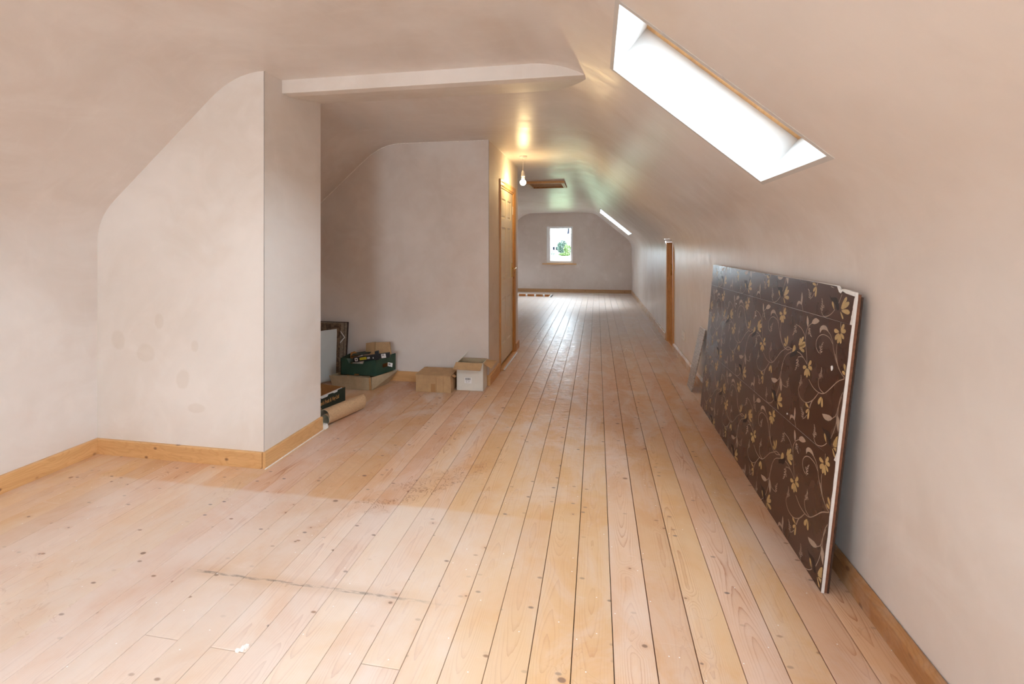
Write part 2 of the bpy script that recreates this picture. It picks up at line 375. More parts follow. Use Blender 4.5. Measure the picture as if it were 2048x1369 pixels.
# ------------------------------------------------------------------ cross-section of the loft
CEIL = [(-3,2.41),(2.58,2.40),(2.80,2.40),(3.2,2.378),(4.47,2.355),(6.1,2.368),(9,2.33),(13.6,2.24)]
def XR(y): return .995 - .0036 * max(y, 0)
KR = [(-3,1.45),(6,1.45),(13.6,1.41)]
KL = [(-3,1.53),(2.58,1.52),(4.47,1.42),(13.6,1.20)]
XL = -3.19
def prof(y):
    """points right wall foot -> ceiling -> left wall foot, with the slope split at the skylight heights"""
    xr = XR(y); zr = interp(KR, y); zc = interp(CEIL, y); zl = interp(KL, y); s = .84 if y < 8 else lerp(.84, .81, min(1, (y-8)/4)); sl = .875
    P = [(xr, 0), (xr, zr-.26), (xr, zr-.20)]
    a, b, c_ = (xr, zr-.20), (xr, zr), (xr-.16, zr+.16*s)
    n = 8
    for i in range(1, n+1):
        t = i/n; P.append(((1-t)**2*a[0]+2*t*(1-t)*b[0]+t*t*c_[0], (1-t)**2*a[1]+2*t*(1-t)*b[1]+t*t*c_[1]))
    for x in (.755, .08):                      # skylight bottom and top heights
        P.append((x, zr + (xr-x)*s))
    xt = xr - (zc-zr)/s                        # sharp corner slope/ceiling
    a, b, c_ = (min(.055, xt+.2), zr+(xr-min(.055, xt+.2))*s), (xt, zc), (xt-.24, zc)
    P.append(a)
    for i in range(1, n+1):
        t = i/n; P.append(((1-t)**2*a[0]+2*t*(1-t)*b[0]+t*t*c_[0], (1-t)**2*a[1]+2*t*(1-t)*b[1]+t*t*c_[1]))
    xl = XL + (zc-zl)/sl
    P.append((lerp(xt-.24, xl+.2, .5), zc))
    a, b, c_ = (xl+.2, zc), (xl, zc), (xl-.17, zc-.17*sl)
    P.append(a)
    for i in range(1, n+1):
        t = i/n; P.append(((1-t)**2*a[0]+2*t*(1-t)*b[0]+t*t*c_[0], (1-t)**2*a[1]+2*t*(1-t)*b[1]+t*t*c_[1]))
    # slope on the left, split for a skylight
    for x in (-2.38 if y < 8 else -2.42, -2.95):
        P.append((x, zl + (x-XL)*sl))
    a, b, c_ = (XL+.13, zl+.13*sl), (XL, zl), (XL, zl-.16)
    P.append(a)
    for i in range(1, n+1):
        t = i/n; P.append(((1-t)**2*a[0]+2*t*(1-t)*b[0]+t*t*c_[0], (1-t)**2*a[1]+2*t*(1-t)*b[1]+t*t*c_[1]))
    P.append((XL, zl-.22)); P.append((XL, 0))
    return P
def ceil_z(x, y):
    P = prof(y)[1:-1]
    for (a, za), (b, zb) in zip(P, P[1:]):
        if min(a, b) - 1e-9 <= x <= max(a, b) + 1e-9 and abs(a-b) > 1e-6: return lerp(za, zb, (x-a)/(b-a))
    return P[0][1] if x > 0 else P[-1][1]
NP = len(prof(0))
I_R0, I_R1 = 10, 11            # skylight rows on the right slope: between points 10 and 11
I_L0 = 12 + 1 + 8 + 1 + 1 + 8 + 1   # first left-slope split point
Y0, Y1 = -2.7, 13.5
SKYR = [(1.75, 2.40), (-.50, .50), (10.70, 11.75), (-1.9, -1.1)]
SKYL = [(11.7, 12.1), (-1.7, -.35)]
DOOR2 = (6.40, 6.95)
ys = sorted(set([Y0, Y1, 2.58, 2.8, 3.2, 4.47, 6.1] + [v for a in SKYR + SKYL for v in a] + list(DOOR2) + [k*.5 for k in range(-5, 27)]))
def shell(name, i0, i1, mat, skip, **k):
    b = MB(); rows = [prof(y)[i0:i1+1] for y in ys]; n = i1-i0+1
    vs = [(p[0], y, p[1]) for y, r in zip(ys, rows) for p in r]
    fs = []
    for j in range(len(ys)-1):
        ym = (ys[j]+ys[j+1])/2
        for i in range(n-1):
            if skip(i+i0, ym): continue
            fs.append((j*n+i, j*n+i+1, (j+1)*n+i+1, (j+1)*n+i))
    b.add(vs, fs); o = b.build(name, mat, smooth=True, fix=False)
    return tag(o, kind='structure', **k)
def skipR(i, ym):
    if i == 11 and any(a < ym < b for a, b in SKYR): return True
    if i == I_L0 and any(a < ym < b for a, b in SKYL): return True
    if i <= 5 and DOOR2[0] < ym < DOOR2[1]: return True
    return False
shell('wall_right', 0, 1, M['plaster'], skipR, label='long pink-plastered low wall with the small recessed door and floral board', cat='wall')
shell('ceiling', 1, NP-2, M['plaster'], skipR, label='curved pink-plastered loft ceiling sloping down to both sides', cat='ceiling')
shell('wall_left', NP-2, NP-1, M['plaster'], skipR, label='pale plastered low wall meeting the chimney breast', cat='wall')

def cross_wall(name, y, t, x0, x1, mat, label, hole=None, lift=.004):
    """upright wall across the loft whose head follows the roof profile"""
    b = MB(); n = 40
    def piece(xa, xb, za, zb=None):
        m = max(2, int((xb-xa)/.06)); top = sorted({xa, xb} | {q[0] for q in prof(y) if xa < q[0] < xb})
        P = [(xa, y, za)] + [(xb, y, za)] + [(x, y, (ceil_z(x, y)+lift) if zb is None else zb) for x in reversed(top)]
        b.prism(P, (0, t, 0))
    if hole:
        hx0, hx1, hz0, hz1 = hole
        piece(x0, hx0, 0); piece(hx1, x1, 0); piece(hx0, hx1, hz1); piece(hx0, hx1, 0, hz0)
    else: piece(x0, x1, 0)
    return tag(b.build(name, mat, fix=True), label, 'wall', kind='structure')
cross_wall('wall_far', 13.5, .16, XL, XR(13.5), M['plaster_far'], 'pinkish far gable wall around the small white window', (-1.40, -.665, .825, 1.86))
cross_wall('wall_rear', -2.7, -.16, XL, XR(0), M['plaster_b'], 'plastered gable wall behind the viewer', (-1.7, -.7, 1.0, 1.9))
cross_wall('wall_alcove', 4.47, .10, XL, -1.02, M['plaster_matt'], 'pink-plastered wall behind the cardboard boxes')
cross_wall('wall_partition', 6.18, -.10, XL, -1.02, M['plaster'], 'end of the partition beyond the panelled door')

# chimney breast
b = MB(); m = 30
for_top = sorted({XL, -1.98} | {q[0] for q in prof(2.58) if XL < q[0] < -1.98})
b.prism([(XL, 2.58, 0), (-1.98, 2.58, 0)] + [(x, 2.58, ceil_z(x, 2.58)+.004) for x in reversed(for_top)], (0, .60, 0))
tag(b.build('wall_chimney', M['plaster_chim']), 'pale plastered chimney breast jutting from the left side', 'wall', kind='structure')

# corridor wall with the door opening
D0, D1, DZ = 5.02, 5.87, 2.0
b = MB()
b.prism([(-1.02, 4.57, 0), (-1.02, D0, 0), (-1.02, D0, 2.365), (-1.02, 4.57, 2.358)], (-.10, 0, 0))
b.prism([(-1.02, D1, 0), (-1.02, 6.08, 0), (-1.02, 6.08, 2.372), (-1.02, D1, 2.370)], (-.10, 0, 0))
b.prism([(-1.02, D0, DZ), (-1.02, D1, DZ), (-1.02, D1, 2.370), (-1.02, D0, 2.365)], (-.10, 0, 0))
tag(b.build('wall_corridor', M['plaster_matt']), 'narrow plaster wall holding the cream panelled door', 'wall', kind='structure')

# beam across the ceiling
b = MB()
b.add([(-1.98,2.745,2.46),(-1.98,2.745,2.315),(-1.98,2.81,2.313),(-1.98,3.22,2.384),(-1.98,3.22,2.46),
       (.12,2.745,2.46),(.12,2.745,2.315),(.12,2.81,2.313),(.12,3.22,2.384),(.12,3.22,2.46)],
      [(0,1,2,3,4),(9,8,7,6,5),(0,5,6,1),(1,6,7,2),(2,7,8,3),(3,8,9,4),(4,9,5,0)])
tag(b.build('trim_1', M['plaster_b'], bevel=.004), 'shallow plastered beam crossing the ceiling from the chimney breast', 'beam', kind='structure')
tag(MB().box(-1.9815, -1.9788, 2.5788, 2.5812, .098, 2.398).build('trim_5', M['bead']), 'thin grey metal bead down the chimney breast corner', 'corner bead', kind='structure')
tag(MB().box(-1.0215, -1.0190, 4.4690, 4.4712, .098, 2.353).build('trim_6', M['bead']), 'thin bead down the alcove wall corner', 'corner bead', kind='structure')
# ragged filled joints where partition meets ceiling
def joint(name, pts, r, label):
    P = []
    for (a, c_) in zip(pts, pts[1:]):
        for k in range(6): P.append(Vector(a).lerp(Vector(c_), k/6))
    P.append(Vector(pts[-1]))
    mb = MB(); mb.tube(P, [r*random.uniform(.45, 1.5) for _ in P], 6); tag(mb.build(name, M['crumb'], smooth=True), label, 'plaster joint', kind='structure')
xs = [XL+.25+k*.1 for k in range(20)] + [-1.025]
joint('trim_2', [(x, 4.468, ceil_z(x, 4.47)-.002) for x in xs], .0042, 'ragged white filler line where the alcove wall meets the ceiling')
joint('trim_3', [(-1.02, 4.5+k*.2, ceil_z(-1.02, 4.5+k*.2)-.002) for k in range(9)], .0035, 'white filler line above the cream door wall')

# ------------------------------------------------------------------ floor boards
fl = MB().box(XL-.05, 1.05, Y0-.05, 13.55, -.06, -.022)
fl = MB()
for (x0, x1, y0, y1) in ((XL-.05, 1.05, Y0-.05, 12.20), (-1.21, 1.05, 12.20, 12.90), (XL-.05, 1.05, 12.90, 13.55)): fl.box(x0, x1, y0, y1, -.06, -.022)
floor = tag(fl.build('floor', M['under']), 'bare sanded pine board floor, pale and worn toward the front', 'floor', kind='structure')
MB().box(.998, 1.10, Y0-.05, 6.3, -.06, .12).box(.998, 1.10, 7.05, 13.6, -.06, .12).box(XL-.10, XL-.003, Y0-.05, 13.6, -.06, .12).build('leak_block', M['under'], floor)  # unseen blocks added outside the walls to stop light leaking under them
xk = [-.484 + .1345*k for k in range(0, 12)]
xk = [-.484 - .132*k for k in range(21, 0, -1)] + xk
JO = {}
def row_of(x): return max(i for i, v in enumerate(xk) if v <= x)
rs = random.Random(3)
fixed = {row_of(-1.48): [1.405], row_of(-1.22): [1.40], row_of(-.68): [1.43], row_of(.92): [5.94], row_of(-.95): [4.85]}
plank_cache = {}
n_pl = 0
for i, x0 in enumerate(xk[:-1]):
    x1 = xk[i+1]
    gap = .0038 if x0 > -.9 else (.0028 if x0 > -1.6 else .0020)
    gap *= rs.uniform(.45, 1.0)
    cuts = fixed.get(i, [rs.choice([-.42, .1, .5])]) + [rs.choice([6.8, 7.2, 7.9, 8.6, 9.4]), ]
    seg = [Y0] + sorted(cuts) + [13.5]
    segs = list(zip(seg, seg[1:]))
    if x0 < -1.25:
        out = []
        for a, c_ in segs:
            if c_ <= 12.2 or a >= 12.9: out.append((a, c_))
            else:
                if a < 12.2: out.append((a, 12.2))
                if c_ > 12.9: out.append((12.9, c_))
        segs = out
    for a, c_ in segs:
        w = (x1-x0-gap)/2; L = (c_-a)/2 - .001
        key = (round(w, 3), round(L, 2))
        dz = rs.uniform(-.0006, .0003)
        mb = MB(); e = .0012 if x0 > -1.6 else .0006
        mb.add([(-w,-L,-.022),(w,-L,-.022),(w,L,-.022),(-w,L,-.022),(-w,-L,-e),(w,-L,-e),(w,L,-e),(-w,L,-e),
                (-w+e,-L+e,0),(w-e,-L+e,0),(w-e,L-e,0),(-w+e,L-e,0)],
               [(0,3,2,1),(0,1,5,4),(1,2,6,5),(2,3,7,6),(3,0,4,7),(4,5,9,8),(5,6,10,9),(6,7,11,10),(7,4,8,11),(8,9,10,11)])
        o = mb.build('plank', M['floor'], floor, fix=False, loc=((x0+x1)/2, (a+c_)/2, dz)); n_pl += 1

# ------------------------------------------------------------------ baseboards
def skirt(name, axis, p0, p1, side, mat, label, h=.096, t=.019, moulded=False):
    """board between two floor points; side = unit normal into the room"""
    a, c_ = Vector((*p0, 0)), Vector((*p1, 0)); n = Vector((*side, 0))
    pr_ = [(0, 0), (t, 0), (t, h-.022), (t-.004, h-.016), (t-.010, h-.006), (t-.014, h), (0, h)] if moulded else [(0, 0), (t, 0), (t, h-.004), (t-.004, h), (0, h)]
    mb = MB(); mb.prism([a + n*u + Vector((0, 0, v)) for u, v in pr_], c_ - a)
    return tag(mb.build(name, mat), label, 'baseboard', kind='structure')
S = skirt
S('baseboard_right', 'y', (XR(0), Y0), (XR(4.0), 4.0), (-1, 0), M['pine_y_red'], 'amber pine baseboard running behind the floral board', moulded=True)
S('baseboard_right', 'y', (XR(4.0), 4.0), (XR(6.35), 6.35), (-1, 0), M['pine_y_dusty'], 'dust-whitened baseboard under the power socket', moulded=True)
S('baseboard_right', 'y', (XR(7.03), 7.03), (XR(13.5), 13.5), (-1, 0), M['pine_y_dusty'], 'dust-whitened baseboard beyond the small recessed door')
S('baseboard_left', 'y', (XL, Y0), (XL, 2.58), (1, 0), M['pine_y'], 'orange pine baseboard along the low wall beside the chimney breast', t=.024)
S('baseboard_chimney', 'x', (XL+.024, 2.58), (-1.984, 2.58), (0, -1), M['pine_x'], 'knotty orange pine baseboard across the chimney breast front')
S('baseboard_chimney', 'y', (-1.98, 2.568), (-1.98, 3.18), (1, 0), M['pine_y'], 'scuffed pine baseboard on the short side of the chimney breast')
S('baseboard_alcove', 'x', (-3.17, 4.47), (-1.02, 4.47), (0, -1), M['pine_x'], 'pine baseboard behind the cardboard boxes')
S('baseboard_corridor', 'y', (-1.02, 4.452), (-1.02, 4.94), (1, 0), M['pine_y'], 'short pine baseboard between the white box and door')
S('baseboard_corridor', 'y', (-1.02, 5.955), (-1.02, 6.20), (1, 0), M['pine_y'], 'stub of pine baseboard just past the panelled door')
S('baseboard_far', 'x', (XL, 13.5), (XR(13.5), 13.5), (0, -1), M['pine_x_dull'], 'pine baseboard under the far gable window')
b = MB().box(-1.961, -1.955, 2.56, 3.24, -.0005, .004)
tag(b.build('trim_4', M['crumb']), 'thin white plaster line on the floor along the chimney breast', 'plaster line', kind='structure')

# ------------------------------------------------------------------ skylights
def skylight(name, y0, y1, right, label, depth=.26):
    ym = (y0+y1)/2
    P = prof(ym); i = 11 if right else I_L0
    lo, hi = (P[11], P[12]) if right else (P[I_L0+1], P[I_L0])
    A = Vector((lo[0], 0, lo[1])); B = Vector((hi[0], 0, hi[1])); up = (B-A).normalized(); L = (B-A).length
    n = Vector((-up.z, 0, up.x)) if up.x > 0 else Vector((up.z, 0, -up.x))      # outward, up
    if n.z < 0: n = -n
    Yv = Vector((0, 1, 0))
    root = empty(name, A + Yv*y0, label=label, cat='skylight', kind='structure')
    def bx(nm, u0, u1, v0, v1, w0, w1, mat, bev=0):   # u along y, v up slope, w outward ; local coordinates
        mb = MB(); pts = [Yv*u + up*v + n*w for w in (w0, w1) for u, v in ((u0, v0), (u1, v0), (u1, v1), (u0, v1))]
        mb.hexa(pts); return mb.build(nm, mat, root, bevel=bev)
    W = y1-y0; T = .02
    ml, mh = -.02, .0
    r = M['reveal']
    bx('reveal', -T, 0, -T, L+T, -.001, depth, r); bx('reveal', W, W+T, -T, L+T, -.001, depth, r)
    bx('reveal', 0, W, -T, 0, -.001, depth, r); bx('reveal', 0, W, L, L+T, -.001, depth, r)
    fw, fd = .045, .05
    bx('frame', -T, fw, -T, L+T, depth-.012, depth+fd, M['pine_y'], .003); bx('frame', W-fw, W+T, -T, L+T, depth-.012, depth+fd, M['pine_y'], .003)
    bx('frame', fw, W-fw, -T, fw, depth-.012, depth+fd, M['pine_y'], .003); bx('frame', fw, W-fw, L-fw, L+T, depth-.012, depth+fd, M['pine_y'], .003)
    bx('pane', fw, W-fw, fw, L-fw, depth+.020, depth+.026, M['glass'])
    c_ = A + Yv*ym + up*L/2 + n*(depth+.06)
    portal(c_, -n, W, L) if False else portal(c_, -n, L, W)
skylight('window_2', *SKYR[0], True, 'bright deep skylight in the slope above the floral board')
skylight('window_3', *SKYR[1], True, 'skylight in the same slope behind the viewer')
skylight('window_4', *SKYR[2], True, 'narrow bright skylight sliver near the far gable')
skylight('window_6', *SKYR[3], True, 'second skylight in the same slope further behind the viewer')
skylight('window_5', *SKYL[0], False, 'skylight in the opposite slope of the far room')
skylight('added_skylight', *SKYL[1], False, 'unseen skylight added in the opposite slope behind the viewer for light')  # unseen opening added to brighten the near right wall

# far gable window
def gable_window(name, y, x0, x1, z0, z1, out, label, fw=.055, sash_x0=None):
    root = empty(name, ((x0+x1)/2, y, z0), label=label, cat='window', kind='structure')
    ox, oy, oz = root.location
    d = 1 if out > 0 else -1
    def bx(nm, a, b_, c_, e, f, g, mat, bev=0):
        mb = MB().box(a-ox, b_-ox, min(c_, e)-oy, max(c_, e)-oy, f-oz, g-oz); return mb.build(nm, mat, root, bevel=bev)
    ya, yb = y + .045*d, y + .115*d
    sx = sash_x0 if sash_x0 is not None else x0
    if sx > x0: bx('reveal', x0-.003, x0+.004, y, y+.16*d, z0, z1, M['reveal'])
    bx('frame', x0 if sx == x0 else sx-.012, sx+fw, ya, yb, z0, z1, M['upvc'], .004); bx('frame', x1-fw, x1, ya, yb, z0, z1, M['upvc'], .004)
    bx('frame', sx+fw, x1-fw, ya, yb, z0, z0+fw*1.2, M['upvc'], .004); bx('frame', sx+fw, x1-fw, ya, yb, z1-fw, z1, M['upvc'], .004)
    bx('pane', sx+fw, x1-fw, y+.075*d, y+.081*d, z0+fw*1.2, z1-fw, M['glass'])
    portal(((x0+x1)/2, y+.17*d, (z0+z1)/2), (0, -d, 0), x1-x0, z1-z0)
    return root, bx
r_, bx = gable_window('window_1', 13.5, -1.40, -.665, .825, 1.86, 1, 'small white-framed window in the far gable showing greenery', sash_x0=-1.355)
bx('handle', -1.352, -1.34, 13.53, 13.512, 1.26, 1.37, M['upvc'], .003)
bx('frame', -1.40, -1.364, 13.53, 13.62, .825, 1.86, M['upvc'], .002)
mb = MB()
sill = [(-1.52, 13.5), (-1.52, 13.46), (-1.50, 13.445), (-.58, 13.445), (-.56, 13.46), (-.56, 13.5)]
mb.prism([(x+1.0325, y-13.5, -.038) for x, y in sill], (0, 0, .03)); mb.box(-1.40+1.0325, -.665+1.0325, -.02, .05, -.008, .004)
mb.build('sill', M['pine_x'], r_, bevel=.004)
gable_window('added_window', -2.7, -1.7, -.7, 1.0, 1.9, -1, 'unseen window added in the gable behind the viewer for light')  # unseen opening added to bring more light into the near room

# ------------------------------------------------------------------ panelled door (left of corridor)
root = empty('door_1', (-1.02, D0, 0), label='cream six-panel door in a pine frame on the corridor side', cat='door', kind='structure')
W = D1-D0
def lb(nm, x0, x1, y0, y1, z0, z1, mat, bev=0, par=None):
    return MB().box(x0, x1, y0, y1, z0, z1).build(nm, mat, par or root, bevel=bev)
lb('lining', -.10, .0, 0, .03, 0, DZ, M['pine_z'], .002); lb('lining', -.10, 0, W-.03, W, 0, DZ, M['pine_z'], .002); lb('lining', -.10, 0, .03, W-.03, DZ-.03, DZ, M['pine_y'], .002)
def archi(nm, a, c_, mat, horizontal=False):
    """moulded architrave leg"""
    pr_ = [(0, 0), (.006, 0), (.010, .012), (.011, .035), (.017, .045), (.018, .062), (0, .066)]
    mb = MB()
    if horizontal: mb.prism([(u, a, DZ-.012+v) for u, v in pr_], (0, c_-a, 0))
    else:
        s = -1 if a < W/2 else 1; y0 = a
        mb.prism([(u, y0 + s*v, 0) for u, v in pr_], (0, 0, DZ+.05))
    return mb.build(nm, mat, root)
archi('architrave', .018, 0, M['pine_z']); archi('architrave', W-.018, 0, M['pine_z']); archi('architrave', -.048, W+.048, M['pine_y'], True)
# leaf with six recessed fielded panels
LW, LH, LX = W-.066, DZ-.03-.045, -.010
leaf = MB(); y0, z0 = .033, .042
st = .105; mull = .10; rails = [0, .20, .78, .93, 1.50, 1.585, LH-.0]
cols = [(st, LW/2-mull/2), (LW/2+mull/2, LW-st)]
rows_ = [(.20, .72), (.91, 1.50), (1.60, LH-.105)]
cellsY = sorted({0, LW, *[v for c_ in cols for v in c_]}); cellsZ = sorted({0, LH, *[v for c_ in rows_ for v in c_]})
def ispanel(ya, yb, za, zb):
    return any(abs(ya-c_[0]) < 1e-6 and abs(yb-c_[1]) < 1e-6 for c_ in cols) and any(abs(za-r[0]) < 1e-6 and abs(zb-r[1]) < 1e-6 for r in rows_)
for ya, yb in zip(cellsY, cellsY[1:]):
    for za, zb in zip(cellsZ, cellsZ[1:]):
        if not ispanel(ya, yb, za, zb): leaf.box(LX-.038, LX, y0+ya, y0+yb, z0+za, z0+zb)
leaf_o = leaf.build('leaf', M['door_paint'], root)
for c_ in cols:
    for r in rows_:
        mb = MB(); a, d_, e, f = y0+c_[0], y0+c_[1], z0+r[0], z0+r[1]
        L1 = [(a, e), (d_, e), (d_, f), (a, f)]
        def ring(k): return [(a+k, e+k), (d_-k, e+k), (d_-k, f-k), (a+k, f-k)]
        vs = []
        for k, x in ((0, 0), (.010, -.010), (.016, -.010), (.032, -.003)): vs += [(LX+x, p, q) for p, q in ring(k)]
        fs = [(j*4+i, j*4+(i+1) % 4, (j+1)*4+(i+1) % 4, (j+1)*4+i) for j in range(3) for i in range(4)] + [(12, 13, 14, 15)]
        mb.add(vs, fs); mb.build('panel', M['door_paint'], leaf_o, fix=True)
h = MB(); h.box(LX, LX+.008, W-.10, W-.062, .95, 1.12)
h.tube([(LX, W-.08, 1.06), (LX+.045, W-.08, 1.06)], .009); h.tube([(LX+.045, W-.075, 1.06), (LX+.050, W-.12, 1.062), (LX+.046, W-.19, 1.058)], [.009, .008, .006])
h.build('handle', M['brass'], root, smooth=False)
lb('hinge', LX, LX+.006, W-.045, W-.028, 1.72, 1.82, M['white']); 
th = MB(); th.add([(-.02,0,0),(.05,0,0),(.05,W,0),(-.02,W,0),(-.02,0,.016),(.03,0,.014),(.03,W,.014),(-.02,W,.016)], [(0,3,2,1),(4,5,6,7),(0,1,5,4),(1,2,6,5),(2,3,7,6),(3,0,4,7)])
th.build('threshold', M['pine_y'], root, loc=(0, 0, .0005)); MB().box(.031, .049, .0, W, .0, .0095).build('threshold_strip', M['alu'], root, bevel=.002)

# ------------------------------------------------------------------ small recessed door in the low wall
a, c_ = DOOR2; xw = XR(a)
root = empty('door_2', (xw, a, 0), label='small pine-lined doorway recessed in the low knee wall', cat='door', kind='structure')
W2 = c_-a; H2 = 1.40
lb('lining', -.012, .17, 0, .028, .001, H2, M['pine_z'], .003); lb('lining', -.012, .17, W2-.028, W2, .001, H2, M['pine_z'], .003); lb('lining', -.012, .17, .028, W2-.028, H2-.028, H2, M['pine_y'], .003)
lb('architrave', -.014, .004, -.045, .004, .001, H2+.03, M['pine_z'], .003); lb('architrave', -.014, .004, W2-.004, W2+.045, .001, H2+.03, M['pine_z'], .003)
lb('architrave', -.030, .01, -.045, W2+.045, H2-.004, H2+.018, M['pine_y'], .003)
for k in range(4): lb('board', .10, .118, .028 + k*(W2-.056)/4+.001, .028+(k+1)*(W2-.056)/4-.001, .01, H2-.028, M['pine_z'], .002)
hb = MB(); hb.tube([(.05, W2-.03, 1.0), (.05, W2-.05, 1.0)], .008); hb.box(.04, .06, W2-.034, W2-.028, .92, 1.08)
hb.build('latch', M['brass'], root)
lb('jamb_packing', .0, .17, 0, W2, -.001, .012, M['pine_y'])
# door head, with unseen boxes added behind it to block sky leaks
b = MB().box(-.040, .19, -.002, W2+.002, H2, 1.4345)
b.box(-.028, .19, -.04, W2+.04, 1.43, 1.56); b.box(.003, .19, -.06, -.001, 0, 1.5); b.box(.006, .19, W2+.001, W2+.06, 0, 1.5)
b.build('head', M['plaster_matt'], root)

# ------------------------------------------------------------------ floor opening lining (far room)
root = empty('floor_opening', (-1.21, 12.2, 0), label='brown-lined opening in the floor by the far gable wall', cat='opening', kind='structure')
def fb(nm, x0, x1, y0, y1, z0, z1, mat, bev=0): return MB().box(x0, x1, y0, y1, z0, z1).build(nm, mat, root, bevel=bev)
fb('edging', -1.95, 0, -.02, 0, -.02, .012, M['crumb'], .002); fb('edging', 0, .02, -.02, .72, -.02, .012, M['crumb'], .002); fb('edging', -1.95, 0, .70, .72, -.02, .012, M['crumb'], .002)
fb('side_board', -1.95, 0, .0, .02, -.30, -.001, M['pine_dark']); fb('side_board', -.02, 0, .02, .68, -.30, -.001, M['pine_dark']); fb('side_board', -1.95, 0, .68, .70, -.30, -.001, M['pine_dark'])
fb('bottom_board', -1.95, 0, 0, .70, -.33, -.30, M['pine_dark'])
for k in range(4): MB().lathe([(0, -.06), (.024, -.06), (.027, -.02), (.02, .004), (0, .008)], (0, 0, 0), 12).build('peg', M['crumb'], root, smooth=True, loc=(-.20-.235*k, .654, 0))
